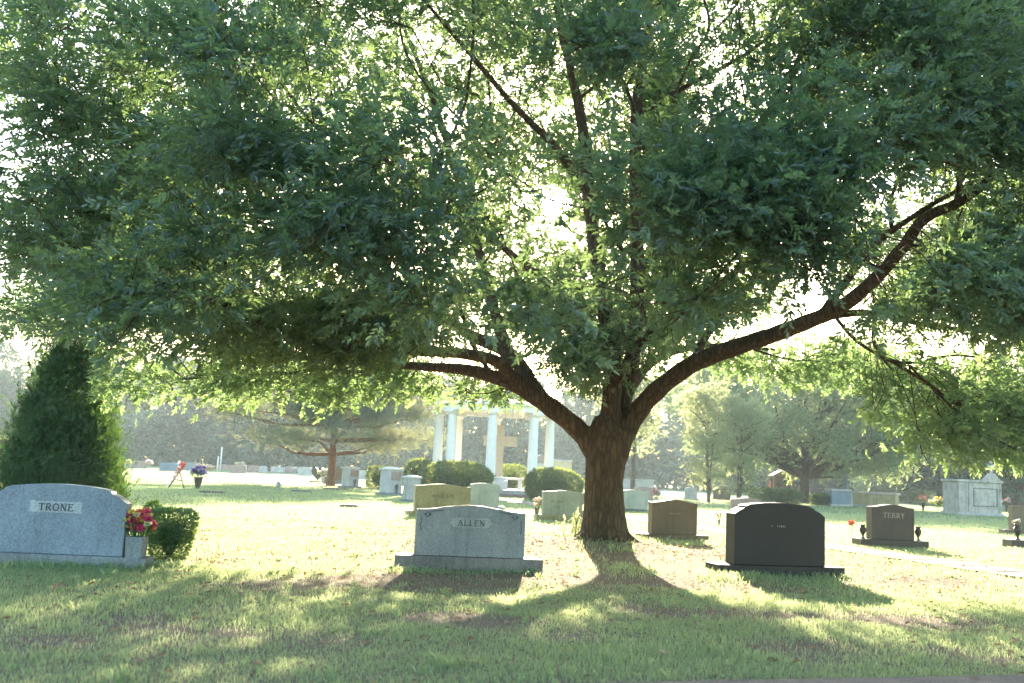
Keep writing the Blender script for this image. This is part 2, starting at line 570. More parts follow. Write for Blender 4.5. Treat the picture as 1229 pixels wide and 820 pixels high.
GZ = gz(GX, GY)
nx, ny = len(gx), len(gy)
V = np.stack([GX.ravel(), GY.ravel(), GZ.ravel()], 1)
ii = (np.arange(ny - 1)[:, None] * nx + np.arange(nx - 1)).ravel()
ground = npmesh('ground', V, np.stack([ii, ii + 1, ii + nx + 1, ii + nx], 1), MT['ground'], smooth=True, tint=bare_fn(V[:, 0], V[:, 1]) * (np.abs(V[:, 0]) < 60) * (V[:, 1] < 60))
tag(ground, kind='structure', label='lawn with straw and bare soil patches under the oak')

# pale path from the pavilion towards the right edge
pa, pb = gp(752, 622), gp(1229, 691)
d = (pb - pa).normalized(); nrm = Vector((d.y, -d.x, 0))
pa2 = pa - d * 26; pb2 = pb + d * 20
mp = MB()
N = 60
for i in range(N):
    A = pa2.lerp(pb2, i / N); B = pa2.lerp(pb2, (i + 1) / N - .002)
    mp.add([A - nrm * .62, B - nrm * .62, B + nrm * .62, A + nrm * .62], [(0, 1, 2, 3)] if True else [])
for i, q in enumerate(mp.v):
    mp.v[i] = (q[0], q[1], float(gz(q[0], q[1])) + .03)
MT['path'] = granite('path_concrete', (.27, .225, .20), .95, .15, .3)
path = tag(mp.build('path', MT['path']), kind='structure', label='pale concrete path crossing the lawn behind the dark headstones')
# edge of the road and its gutter at the bottom of the view
MT['asphalt'] = granite('worn_asphalt', (.17, .125, .095), .95, .5, .3)
rd = MB()
e0 = gp(300, 833); e1 = gp(1229, 815)
dr = (e1 - e0).normalized(); nr = Vector((dr.y, -dr.x, 0))
A = e0 - dr * 40; B = e1 + dr * 40
rd.add([A + nr * 5 + Vector((0, 0, .03)), B + nr * 5 + Vector((0, 0, .03)), B + Vector((0, 0, .03)), A + Vector((0, 0, .03))], [(0, 1, 2, 3)])
tag(rd.build('road', MT['asphalt']), kind='structure', label='edge of a narrow asphalt drive at the bottom of the lawn')
# far pale drive (thin line across the far lawn)
fd = MB()
A, B = gp(60, 567.5), gp(500, 585); A2, B2 = gp(60, 569.3), gp(500, 587.2)
for q in (A, B, A2, B2): q.z = .02
fd.add([A2, B2, B, A], [(0, 1, 2, 3)])
MT['red_drive'] = plain('reddish_drive', (.36, .24, .19), .95)
tag(fd.build('path', MT['red_drive']), kind='structure', label='thin reddish drive across the far lawn on the left')

# ------------------------------------------------------------------ grass
road_n = np.array([nr.x, nr.y]); road_o = np.array([e0.x, e0.y])
path_o = np.array([pa.x, pa.y]); path_n = np.array([nrm.x, nrm.y])
KEEP = []       # rectangles (cx, cy, hx, hy) with no grass: filled by the stones' bases


def grass_pts(rng, n, y0, y1, dens_exp=1.):
    Y = np.sqrt(rng.uniform(y0 ** 2, y1 ** 2, n))
    X = rng.uniform(-.66, .66, n) * Y
    P = np.stack([X, Y], 1)
    off_road = (P - road_o) @ road_n < -.02 + .05 * patch(X * 5, Y * 5)
    off_path = np.abs((P - path_o) @ path_n) > .56 + .05 * patch(X * 4, Y * 4)
    k = off_road & off_path
    prob = 1 / (1 + np.exp(4.2 * (bare_fn(X, Y) - .52)))
    prob = np.maximum(prob, .06)
    k &= rng.uniform(size=n) < prob
    k &= (np.hypot(X - tx, Y - ty) > .62)
    return X[k], Y[k]


def blades(rng, X, Y, h, wd, lean=.5):
    n = len(X)
    a = rng.uniform(0, 2 * math.pi, n)
    l = rng.uniform(.05, lean, n); az = rng.uniform(0, 2 * math.pi, n)
    H = h * rng.uniform(.4, 1.35, n) * np.clip(1 + .55 * patch(X * 2, Y * 2) + .3 * patch(X * 9, Y * 9), .35, 2.2)
    z = gz(X, Y) - .005
    dx, dy = np.cos(a) * wd / 2, np.sin(a) * wd / 2
    lx, ly = np.cos(az) * l * H, np.sin(az) * l * H
    v0 = np.stack([X - dx, Y - dy, z], 1); v1 = np.stack([X + dx, Y + dy, z], 1)
    v2 = np.stack([X + dx * .7 + lx * .4, Y + dy * .7 + ly * .4, z + H * .6], 1)
    v3 = np.stack([X - dx * .2 + lx, Y - dy * .2 + ly, z + H * np.sqrt(1 - l * l * .6)], 1)
    V = np.stack([v0, v1, v2, v3], 1).reshape(-1, 3)
    F = np.arange(n * 4).reshape(n, 4)
    return V, F, np.repeat(np.clip(rng.normal(.5, .28, n), 0, 1), 4)


sets = []
for n_, y0, y1, h, wd in ((300000, 5.6, 13, .042, .006), (330000, 13, 26, .048, .0105), (260000, 26, 55, .055, .022), (110000, 55, 100, .07, .05)):
    X, Y = grass_pts(RNG, n_, y0, y1)
    sets.append(blades(RNG, X, Y, h, wd))
ex_, ey_ = [], []
for (ax, ay, bx, by, k_) in ((-.02, 14.0, 0, 0, 0), (468, 687, 648, 689, 900), (836, 690, 1022, 697, 1300), (0, 683, 178, 684, 700), (760, 652, 856, 656, 500), (1028, 662, 1116, 667, 420), (686, 652, 764, 664, 600), (175, 682, 240, 684, 350), (850, 698, 1010, 704, 500)):
    for _ in range(k_):
        q = gp(ax + (bx - ax) * random.random() ** random.choice((.7, 1, 1.3)), ay + (by - ay) * random.random() + random.gauss(0, 1.6))
        ex_.append(q.x); ey_.append(q.y + .03)
sets.append(blades(RNG, np.array(ex_), np.array(ey_), .085, .008, .7))
# scattered taller tufts
cxs = RNG.uniform(-.6, .6, 420); cys = np.sqrt(RNG.uniform(36, 28 ** 2, 420))
TX = np.repeat(cxs * cys, 22) + RNG.normal(0, .035, 420 * 22); TY = np.repeat(cys, 22) + RNG.normal(0, .035, 420 * 22)
ok_ = ((np.stack([TX, TY], 1) - road_o) @ road_n < -.02) & (np.abs((np.stack([TX, TY], 1) - path_o) @ path_n) > .64) & (np.hypot(TX - tx, TY - ty) > .7)
sets.append(blades(RNG, TX[ok_], TY[ok_], .085, .008, .8))
off = 0; VV = []; FF = []; TT = []
for v, f, t in sets:
    VV.append(v); FF.append(f + off); TT.append(t); off += len(v)
g = npmesh('grass', np.concatenate(VV), np.concatenate(FF), MT['grass_near'], tint=np.concatenate(TT))
tag(g, 'short sunlit and shaded grass blades covering the lawn', 'grass', kind='stuff')

# fallen leaves
rng = np.random.default_rng(5)
n_ = 9000
Y = np.sqrt(rng.uniform(36, 26 ** 2, n_)); X = rng.uniform(-.66, .66, n_) * Y
kk = rng.uniform(size=n_) < np.clip(.35 - .5 * patch(X, Y) + .6 * np.exp(-(np.hypot(X - tx, Y - ty) / 5) ** 2), 0, 1)
X, Y = X[kk], Y[kk]
P = np.stack([X, Y, gz(X, Y) + .012 + rng.uniform(0, .02, len(X))], 1)
D = rng.normal(size=P.shape) * np.array([1, 1, .25])
v, f, t = scatter([leaf_quads(.075, .03, .2)], P, D, rng.uniform(.6, 1.2, len(P)), rng, rng.uniform(0, 1, len(P)))
MT['dead_leaf'] = leafmat('dead_leaves', (.12, .08, .05), (.34, .26, .18), (.35, .2, .09), .25, 5, .03)
tag(npmesh('leaf_litter', v, f, MT['dead_leaf'], tint=t), 'dry brown fallen leaves scattered over the grass under the oak', 'leaf litter', kind='stuff')

# ------------------------------------------------------------------ the oak
def smooth_path(pts, k=5):
    """catmull-rom through (x,y,z,r)"""
    P = np.array(pts, float)
    P = np.vstack([2 * P[0] - P[1], P, 2 * P[-1] - P[-2]])
    out = []
    for i in range(1, len(P) - 2):
        for j in range(k):
            t = j / k
            a, b_, c, d_ = P[i - 1], P[i], P[i + 1], P[i + 2]
            out.append(.5 * ((2 * b_) + (-a + c) * t + (2 * a - 5 * b_ + 4 * c - d_) * t * t + (-a + 3 * b_ - 3 * c + d_) * t ** 3))
    out.append(P[-2])
    return np.array(out)


def limb(spec):
    return smooth_path([(*at(x, y, Y), r) for x, y, Y, r in spec])


YT = 20.5
LIMBS = [
    # low left limb and its forks
    limb([(722, 590, YT, .22), (718, 552, YT, .24), (696, 518, YT, .21), (657, 486, 20.3, .195), (622, 462, 20.1, .19), (592, 452, 19.8, .14), (560, 444, 19.3, .115), (505, 440, 18.6, .085), (440, 436, 17.6, .06), (370, 430, 16.6, .045), (300, 436, 15.6, .03)]),
    limb([(650, 480, 20.2, .18), (638, 462, 20.2, .16), (612, 425, 20.4, .15), (560, 400, 20.8, .12), (500, 360, 21, .1), (440, 318, 20.6, .08), (380, 270, 20, .06), (320, 230, 19.3, .04)]),
    limb([(622, 462, 20.1, .15), (610, 447, 19.8, .13), (592, 432, 19.3, .12), (550, 424, 18.2, .11), (490, 420, 16.8, .09), (400, 400, 15.2, .07), (300, 372, 13.8, .055), (200, 350, 12.6, .04)]),
    limb([(612, 440, 20.3, .14), (590, 360, 21, .12), (560, 250, 22, .1), (520, 120, 23, .08), (480, 20, 24, .05), (460, -60, 24.5, .03)]),
    # right limb
    limb([(732, 590, YT, .22), (740, 545, YT, .25), (757, 507, YT, .22), (785, 472, 20.3, .195), (830, 438, 19.9, .18), (880, 418, 19.4, .175), (925, 403, 18.9, .16), (965, 388, 18.4, .15), (1010, 368, 17.8, .135), (1050, 335, 17.1, .12), (1085, 295, 16.4, .105), (1110, 262, 15.8, .095), (1160, 238, 15, .075), (1230, 180, 14, .055), (1300, 150, 13.2, .035)]),
    limb([(940, 397, 18.7, .10), (990, 381, 18.9, .085), (1050, 376, 19.2, .07), (1120, 392, 19.6, .055), (1200, 398, 20, .04), (1280, 410, 20.4, .03)]),
    limb([(985, 380, 18.1, .09), (1030, 318, 17.6, .075), (1060, 285, 17.1, .065), (1120, 245, 16.2, .05), (1175, 215, 15.4, .035)]),
    limb([(1085, 295, 16.4, .07), (1130, 300, 17.4, .06), (1200, 290, 18.6, .05), (1280, 285, 19.6, .035)]),
    limb([(1150, 240, 15.2, .06), (1152, 190, 15.2, .05), (1145, 150, 15.1, .035)]),
    limb([(830, 438, 19.9, .10), (850, 400, 21, .09), (900, 340, 22.8, .07), (960, 300, 24.4, .05)]),
    # leaders
    limb([(728, 580, YT, .26), (730, 530, YT, .27), (733, 490, 20.5, .21), (735, 430, 20.4, .18), (722, 350, 20.2, .17), (708, 250, 20.1, .14), (700, 160, 20, .12), (688, 95, 20, .10), (672, 30, 19.8, .08), (660, -50, 19.6, .05)]),
    limb([(732, 560, 20.6, .24), (745, 500, 20.8, .18), (760, 420, 21.1, .18), (765, 320, 21.4, .16), (763, 220, 21.6, .145), (764, 130, 21.8, .13), (775, 50, 22, .10), (790, -50, 22.2, .07)]),
    limb([(764, 138, 21.8, .09), (792, 122, 21.8, .07), (830, 100, 21.6, .06), (900, 62, 21, .05), (960, 10, 20.2, .035)]),
    limb([(762, 260, 21.5, .1), (800, 215, 21, .085), (850, 200, 20, .07), (920, 160, 18.6, .05), (990, 120, 17.3, .035)]),
    limb([(705, 230, 20.1, .1), (670, 180, 19.4, .08), (620, 130, 18.4, .065), (560, 60, 17, .05), (500, -10, 15.6, .035)]),
    limb([(735, 430, 20.4, .12), (690, 370, 19, .09), (620, 310, 17.2, .07), (540, 250, 15.2, .05), (460, 190, 13.6, .035)]),
    limb([(738, 460, 20.4, .12), (780, 400, 19, .09), (850, 350, 17, .07), (920, 300, 15, .05), (1000, 240, 13.2, .035)]),
    limb([(745, 480, 20.8, .13), (740, 440, 22.4, .1), (690, 400, 24, .08), (640, 380, 25.6, .05)]),
    limb([(752, 470, 20.9, .13), (790, 430, 22.6, .1), (850, 415, 24.6, .07), (930, 420, 26.4, .045)]),
]
oak = thing('oak_tree', 'broad spreading oak with low forking limbs, the sun shining through its crown', 'tree', TREE)
TO = np.array(TREE)

# trunk with root flare, then the limbs, fused by a voxel remesh into one skin
tm = MB()


def flute(an, i):
    k = max(0, 1 - i / 9.)
    return 1 + k * k * (.30 * math.sin(5 * an + .6) + .2 * math.sin(3 * an + 2)) + .03 * math.sin(7 * an + i * .3) + .018 * math.sin(13 * an - i * .2)


base = smooth_path([(0, 0, -.15, .74), (0, 0, .05, .60), (.0, 0, .25, .50), (.01, 0, .6, .425), (.015, 0, 1.1, .395), (.03, 0, 1.6, .385), (.05, 0, 2.0, .39), (.07, 0, 2.3, .36), (.1, 0, 2.6, .26)], 4)
lean = at(727, 520, YT) - TREE
base[:, 0] += np.clip(base[:, 2], 0, 3) / 2.4 * (lean.x - .07) * 1.0
tm.tube(base[:, :3], base[:, 3], 40, flute=flute)
for an_, ln_ in ((-2.6, 1.15), (-1.9, .9), (-1.1, 1.0), (-.35, 1.25), (.5, 1.0), (1.6, .9), (2.6, 1.1)):
    c_, s_2 = math.cos(an_), math.sin(an_)
    tm.tube([(c_ * .22, s_2 * .22, .55), (c_ * .42, s_2 * .42, .20), (c_ * .42 * 1.6, s_2 * .42 * 1.6, .05), (c_ * ln_, s_2 * ln_, -.06)], [.13, .13, .10, .045], 10)
for i, L in enumerate(LIMBS):
    rr = L[:, 3] * (1 + .05 * np.sin(np.arange(len(L)) * 1.9 + i))
    tm.tube(L[:, :3] - TO, rr, 14)
trunk = tm.build('trunk', MT['oak_bark'], oak)
rm = trunk.modifiers.new('r', 'REMESH'); rm.mode = 'VOXEL'; rm.voxel_size = .03
s_ = trunk.modifiers.new('s', 'SMOOTH'); s_.factor = .5; s_.iterations = 5
dg = bpy.context.evaluated_depsgraph_get()
me = bpy.data.meshes.new_from_object(trunk.evaluated_get(dg))
trunk.modifiers.clear(); trunk.data = me
for p in me.polygons: p.use_smooth = True
if not me.materials: me.materials.append(MT['oak_bark'])

# crown: foliage clusters
rng = np.random.default_rng(11)


def crown_R(phi):           # phi = 0 towards +X, -pi/2 towards the camera
    return 8.8 + 1.3 * np.cos(phi) ** 2 + 1.8 * np.clip(-np.cos(phi), 0, 1) + .7 * np.clip(-np.sin(phi), 0, 1) - 1.0 * np.clip(np.sin(phi), 0, 1) + .6 * np.sin(3 * phi + 1) + .4 * np.sin(5 * phi)


NC = 6400
phi = rng.uniform(-math.pi, math.pi, NC)
rho = np.sqrt(rng.uniform(.02, 1, NC))
R = crown_R(phi)
ztop = 3.4 + 10.4 * np.sqrt(np.clip(1 - rho ** 2.4, 0, 1))
zbot = 4.6 - 1.7 * np.clip(rho - .3, 0, 1) ** 1.0 / .7 + .35 * np.sin(4 * phi) + .3 * np.sin(7 * phi + 2)
u = rng.uniform(size=NC)
z = zbot + (ztop - zbot) * u
cx = TREE.x + rho * R * np.cos(phi); cyy = TREE.y + rho * R * np.sin(phi)
C = np.stack([cx, cyy, z], 1)
depthin = np.minimum(np.minimum(ztop - z, (1 - rho) * R), 9)
keepp = np.clip(.9 - .17 * depthin, .12, 1)
keepp *= np.where(z < zbot + 1.2, .9, 1)
lump = np.sin(cx * 1.15 + 1) * np.sin(cyy * 1.3 + 2) * np.sin(z * 1.5 + .5)      # layered gaps
keepp *= np.clip(.62 + .9 * lump, .12, 1)
px, py = project(C)
nearp = cyy < 18.2
# where the photograph looks under and through the near side of the crown
win = nearp & (px > 500) & (px < 960) & (py > 395 - 0 * px)
keepp = np.where(win, 0, keepp)
keepp = np.where(nearp & (px > 240) & (px < 960) & (py > 440), 0, keepp)
keepp = np.where((px > 950) & nearp & (py > 430), 0, keepp)
keepp = np.where((px < 90) & (py < 140), keepp * .5, keepp)
for (hx, hy, hw, hh, kf) in ((667, 240, 13, 14, 0), (760, 130, 50, 60, .3), (640, 285, 60, 45, .25), (630, 130, 90, 70, .3), (590, 330, 75, 55, .3), (480, 60, 70, 60, .35), (690, 180, 60, 60, .25), (290, 250, 60, 35, .35),
                             (1080, 235, 90, 45, .3), (60, 350, 80, 35, .2), (700, 330, 60, 40, .45), (840, 320, 40, 30, .3), (960, 330, 70, 35, .45), (400, 130, 60, 30, .4), (870, 60, 90, 50, .45), (600, 200, 60, 60, .4), (130, 190, 50, 30, .4)):
    ins = (((px - hx) / hw) ** 2 + ((py - hy) / hh) ** 2 < 1) & ((cyy < 19.8) | (kf < .2))
    keepp = np.where(ins, keepp * kf, keepp)
gaps = ((290, 252, 75, 20), (235, 130, 40, 14), (60, 195, 40, 22), (150, 262, 60, 13), (345, 178, 40, 15), (1115, 238, 70, 22), (950, 325, 60, 18), (430, 112, 45, 20), (880, 112, 60, 18), (945, 200, 30, 12),
        (1030, 262, 50, 16), (60, 345, 75, 20), (190, 352, 60, 12), (440, 345, 35, 12), (120, 60, 40, 22), (330, 40, 45, 15), (500, 150, 30, 35), (1150, 120, 45, 14), (1010, 70, 45, 16), (820, 270, 30, 12), (330, 310, 45, 10), (1190, 235, 40, 25), (830, 30, 40, 25), (90, 120, 30, 25))
for (hx, hy, hw, hh) in gaps:
    ins = ((px - hx) / hw) ** 2 + ((py - hy) / hh) ** 2 < 1.3
    keepp = np.where(ins, keepp * .33, keepp)
# dense dark masses left and right
for (hx, hy, hw, hh) in ((180, 120, 200, 130), (180, 300, 220, 90), (430, 330, 130, 90), (1080, 90, 200, 120), (900, 250, 110, 80), (1150, 350, 150, 55), (1180, 120, 110, 120), (400, 230, 90, 80)):
    ins = (((px - hx) / hw) ** 2 + ((py - hy) / hh) ** 2 < 1) & (cyy < 17.5) & (keepp > .2)
    keepp = np.where(ins & (keepp > .02), keepp * 2.0, keepp)
kk = rng.uniform(size=NC) < np.clip(keepp * .65, 0, 1)
# the low sun reaches the lawn under the crown: little foliage hangs low on the far side
shade_y = cyy - z / math.tan(EL)
lim = 8.7 - 5.5 * np.clip((cx - 4) / 4, 0, 1) - 1.4 * np.clip((-1 - cx) / 3, 0, 1)
kk &= ~((px < 150) & (py > 385)) & ~((px < 760) & (py > 452)) 
kk &= (cyy > 8.6) & (z > 2.6) & (shade_y < lim + .9 * np.sin(cx * 1.1) + .5 * np.sin(cx * 2.7 + 1))
C = C[kk]
# extra drooping skirts on the far side, lit by the sun
ex = []; exn = []
for (x0, x1, y0, y1, Y0, Y1, k) in ((100, 320, 420, 472, 24, 27.5, 20), (280, 620, 432, 476, 24.5, 28, 30), (740, 960, 408, 448, 25, 27.5, 14), (930, 1070, 415, 462, 22, 27, 20), (1040, 1240, 425, 508, 22, 27, 38), (1100, 1300, 470, 550, 22, 26, 30),
                                    (0, 130, 330, 400, 21.5, 25, 26), (560, 760, 330, 440, 22, 26.5, 24), (665, 775, 395, 462, 18.8, 20.2, 24), (690, 800, 330, 430, 18.5, 20.5, 20)):
    for _ in range(k):
        qx, qy = rng.uniform(x0, x1), rng.uniform(y0, y1)
        yh = 569 + (qx - 614.5) * .0457
        ysk = (11.9 + 1.35 * 3.54) / max(.2, 1 - 3.54 * (yh - y1 - 8) / 1195)
        if Y0 > 21: ex.append(at(qx, qy, min(ysk, 27.5) + rng.uniform(-.5, .7)))
        else: ex.append(at(qx, qy, rng.uniform(Y0, Y1)))
NMAIN = len(C)
for _ in range(40):
    exn.append(at(rng.uniform(230, 520), rng.uniform(365, 425), rng.uniform(13, 17.5)))
for _ in range(16):
    exn.append(at(rng.uniform(-20, 85), rng.uniform(-10, 150), rng.uniform(12.5, 16)))
for _ in range(30):
    ex.append(at(rng.uniform(560, 810), rng.uniform(60, 330), rng.uniform(21.5, 26)))
for _ in range(150):      # sunlit sprays high on the far side
    ex.append(at(rng.uniform(420, 930), rng.uniform(-20, 400) , rng.uniform(20.5, 27)))
C = np.vstack([C, np.array(exn), np.array(ex)])
NCL = len(C)
print('clusters', NCL)

# branches joining every cluster to the limbs
nodes = np.concatenate([L[4:, :3] for L in LIMBS]); nrad = np.concatenate([L[4:, 3] for L in LIMBS])
fork = np.array(at(735, 470, YT))
order = np.argsort(np.linalg.norm(C - fork, axis=1))
NP = [p for p in nodes]; PAR = [-1] * len(nodes); W_ = [0.0] * len(nodes)
nodes_arr = np.zeros((len(nodes) + NCL * 4, 3)); nodes_arr[:len(nodes)] = nodes
cnt = len(nodes); par = -np.ones(len(nodes_arr), int); load = np.zeros(len(nodes_arr)); isl = np.zeros(len(nodes_arr), bool)
dfork = np.zeros(len(nodes_arr)); dfork[:cnt] = np.linalg.norm(nodes - fork, axis=1)
for ci in order:
    c = C[ci]
    dv = nodes_arr[:cnt] - c
    dist = np.sqrt((dv ** 2).sum(1))
    cost = dist + .35 * dfork[:cnt] + .45 * np.clip(dfork[:cnt] - np.linalg.norm(c - fork) + .2, 0, 9) * 2
    j = int(np.argmin(cost))
    p = nodes_arr[j]; L_ = dist[j]
    k = 3 if L_ > 1.2 else 2
    last = j
    for s in range(1, k + 1):
        t = s / k
        q = p * (1 - t) + c * t
        if s < k: q = q + rng.normal(size=3) * .09 * L_ + np.array([0, 0, .10 * L_ * math.sin(math.pi * t)])
        nodes_arr[cnt] = q; par[cnt] = last; dfork[cnt] = dfork[j] + L_ * t
        last = cnt; cnt += 1
    load[last] = 1; isl[last] = True
for i in range(cnt - 1, -1, -1):
    if par[i] >= 0: load[par[i]] += load[i]
rad = .009 * np.maximum(load, 1) ** .39
# each branch chain as tapered tubes
kids = [[] for _ in range(cnt)]
for i in range(cnt):
    if par[i] >= 0: kids[par[i]].append(i)
bm = MB()
starts = [i for i in range(cnt) if par[i] >= 0 and (par[par[i]] < 0 or max(kids[par[i]], key=lambda q: load[q]) != i)]
for s in starts:
    ch = [par[s], s]; rr = [rad[s] * 1.1, rad[s]]
    cur = s
    while kids[cur]:
        nx_ = max(kids[cur], key=lambda q: load[q])
        ch.append(nx_); rr.append(rad[nx_]); cur = nx_
    q_ = np.array([[*(nodes_arr[i] - TO), r_] for i, r_ in zip(ch, rr)])
    if len(ch) > 3 and max(rr) > .018:      # ease the bends of the bigger boughs
        q_[1:-1, :3] = q_[1:-1, :3] * .5 + (q_[:-2, :3] + q_[2:, :3]) * .25
        q_ = smooth_path(q_, 3)
    bm.tube(q_[:, :3], q_[:, 3], 5 if max(rr) < .03 else 7, cap=False)
# fine twigs inside clusters
tw = []
for c in C:
    for _ in range(4):
        d_ = rng.normal(size=3); d_ /= np.linalg.norm(d_)
        e = c + d_ * rng.uniform(.45, .8)
        mid_ = (c + e) / 2 + rng.normal(size=3) * .06
        bm.tube([c - TO, mid_ - TO, e - TO], [.009, .006, .003], 3, cap=False)
branches = bm.build('branches', MT['oak_bark'], oak)

# leaves
SPR = [spray_template(np.random.default_rng(i), 9, .094, .040, .22) for i in range(12)]
outw = C - (TO + np.array([0, 0, 4.5])); outw /= np.linalg.norm(outw, axis=1, keepdims=True)
n_per = 80
ci = np.repeat(np.arange(NCL), n_per)
csz = rng.uniform(.45, .8, NCL)
offs = rng.normal(size=(len(ci), 3)) * np.array([1, 1, .55]) * csz[ci][:, None] * .60
P = C[ci] + offs
D = rand_dir(rng, len(ci)) * .75 + outw[ci] * .55 + offs * .9 + np.array([0, 0, -.22])
hole = rand_dir(rng, 1)
S = rng.uniform(.75, 1.2, len(ci))
px, py = project(P)
# nothing between the camera and the solar disc
k = (ci < NMAIN + 56) | (rng.uniform(size=len(ci)) < .62)
k &= ((px - 667) ** 2 + (py - 240) ** 2 > 15 ** 2) & (P[:, 2] > 1.9)
# the big limbs stand clear of the leaves in front of them
for li, rpx, pr in ((0, 26, .9), (4, 24, .88), (10, 11, .7), (11, 12, .75), (6, 12, .6), (12, 9, .6)):
    L = LIMBS[li]; lx, ly = project(L[:, :3])
    for a in range(2, len(L)):
        if lx[a] < 500 or lx[a] > 1150: continue
        rr = rpx * (1.25 if a < 20 else .9)
        k &= ~(((px - lx[a]) ** 2 + (py - ly[a]) ** 2 < rr ** 2) & (P[:, 1] < L[a, 1]) & (rng.uniform(size=len(px)) < pr))
k &= ~((px > 575) & (px < 800) & (py > 462) & (P[:, 1] < 21) & (np.abs(px - 705) + (py - 462) * 1.2 > 62))
k &= ~((px < 118) & (py > 402)) & ~((px > 760) & (px < 1030) & (py > 478 - (px - 760) * .03) & (py < 600))
k &= ~((px > 500) & (px < 690) & (py > 486) & (P[:, 1] > 20.8))
P, D, S, ci = P[k], D[k], S[k], ci[k]
tint = np.clip(rng.normal(.5, .22, len(P)) + rng.normal(0, .15, NCL)[ci] + .45 * (ci >= NMAIN + 56), 0, 1)      # extra skirt and far-side sprays tinted paler: sunlight put into their colour
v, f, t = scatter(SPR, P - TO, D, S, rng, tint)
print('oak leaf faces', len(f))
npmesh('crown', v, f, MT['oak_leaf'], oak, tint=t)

# low suckers of leaves at the foot of the trunk
sk = thing('root_suckers', 'pale leafy shoots sprouting at the foot of the oak trunk', 'shoots', gp(689, 648))
rng = np.random.default_rng(3)
pts = []; mbk = MB()
for i in range(16):
    q = Vector((rng.normal() * .12, rng.normal() * .12, 0)); e = q + Vector((rng.normal() * .12, rng.normal() * .1, rng.uniform(.25, .72)))
    mbk.tube([q, (q + e) / 2 + Vector((.02, 0, 0)), e], [.006, .005, .003], 4)
    for _ in range(5): pts.append(q.lerp(e, rng.uniform(.3, 1)))
mbk.build('stem', MT['stem'], sk)
P = np.array(pts); v, f, t = scatter(SPR, P, rand_dir(rng, len(P)), np.full(len(P), .6), rng, rng.uniform(.6, 1, len(P)))
npmesh('leaves', v, f, MT['myrtle_leaf'], sk, tint=t)


# ------------------------------------------------------------------ other trees
def make_tree(name, label, px_, base_y=None, Y=None, height=12, crown_w=10, crown_z0=2.5, trunk_r=.4, leaf='tree_leaf', bark='tree_bark', nclus=90, per=60, leafL=.3, clus=.9, shape='round', seed=1, group=None, cat='tree', stems=1, squash=.6, bias=.0, crown_top_pow=2.):
    rng = np.random.default_rng(seed)
    if Y is None: pos = gp(px_, base_y)
    else: q = at(px_, 560, Y); pos = Vector((q.x, Y, 0))
    t_ = thing(name, label, cat, pos, 0, group)
    H = height; W = crown_w / 2
    C = []
    while len(C) < nclus:
        x, y, zz = rng.uniform(-1, 1), rng.uniform(-1, 1), rng.uniform(0, 1)
        if shape == 'round':
            rmax = math.sqrt(max(0, 1 - abs(zz * 2 - .85) ** crown_top_pow)) if zz > .4 else .65 + .35 * math.sin(zz / .4 * math.pi / 2)
        elif shape == 'cone': rmax = (1 - zz) ** .8 * (1 if zz > .06 else .85)
        elif shape == 'pine': rmax = .95 if zz < .5 else 1.15 * (1 - zz) + .3
        elif shape == 'vase': rmax = .35 + .65 * zz if zz < .75 else 1.0 * math.sqrt(max(0, 1 - ((zz - .75) / .26) ** 2))
        r = math.hypot(x, y)
        if r > rmax: continue
        if shape != 'cone' and r < rmax * .55 and zz < .85 and rng.uniform() < .6: continue
        if shape == 'cone' and r < rmax * .6 and rng.uniform() < .7: continue
        if shape == 'pine':
            lay = round(zz * 5) / 5
            zz = lay + rng.normal() * .03
        C.append((x * W + bias * W * (1 - zz), y * W, crown_z0 + zz * (H - crown_z0) * .96))
    C = np.array(C)
    mb = MB()
    for s in range(stems):
        ox = 0 if stems == 1 else rng.normal() * .25 * W * .3
        tl = [(ox * .3, 0, -.1, trunk_r * 1.35), (ox * .3, 0, .15 * crown_z0, trunk_r * 1.02), (ox * .6, 0, crown_z0 * .7, trunk_r * .85), (ox + rng.normal() * .1, rng.normal() * .1, crown_z0 + .25 * (H - crown_z0), trunk_r * .62), (ox * 1.5 + rng.normal() * .2, 0, crown_z0 + .6 * (H - crown_z0), trunk_r * .35), (ox * 1.8, 0, H * .93, trunk_r * .1)]
        tl = smooth_path(tl, 3)
        mb.tube(tl[:, :3], tl[:, 3], 10)
    for c in C[::max(1, nclus // 70)]:
        zz = max(crown_z0 * .75, min(H * .85, c[2] - math.hypot(c[0], c[1]) * (.12 if shape == 'pine' else .55)))
        i = int(np.argmin(abs(tl[:, 2] - zz)))
        s0 = tl[i, :3]; mid_ = (s0 + c) / 2 + rng.normal(size=3) * .12 * W * .3
        L_ = np.linalg.norm(c - s0)
        mb.tube([s0, mid_, c], [min(tl[i, 3] * .6, .02 + L_ * .025), .014 + L_ * .012, .01 + L_ * .003], 5, cap=False)
    mb.build('trunk', MT[bark], t_)
    tmpl = [spray_template(np.random.default_rng(50 + i), 7, leafL, leafL * (.14 if leaf == 'pine_leaf' else .42), leafL * 2.0, 1 if leaf != 'pine_leaf' else .6) for i in range(5)]
    ci = np.repeat(np.arange(nclus), per)
    cs = clus * rng.uniform(.7, 1.25, nclus)
    offs = rng.normal(size=(len(ci), 3)) * np.array([1, 1, squash]) * cs[ci][:, None] * .6
    P = C[ci] + offs
    P[:, 2] = np.maximum(P[:, 2], .25)
    D = rand_dir(rng, len(ci)) + offs * .8 / clus
    if shape == 'cone': D = D * .6 + np.array([0, 0, 1.1])
    if shape == 'pine': D = D * .8 + np.array([0, 0, .5])
    tint = np.clip(rng.normal(.5, .2, len(P)) + rng.normal(0, .15, nclus)[ci], 0, 1)
    v, f, t = scatter(tmpl, P, D, rng.uniform(.7, 1.2, len(P)), rng, tint)
    npmesh('crown', v, f, MT[leaf], t_, tint=t)
    return t_


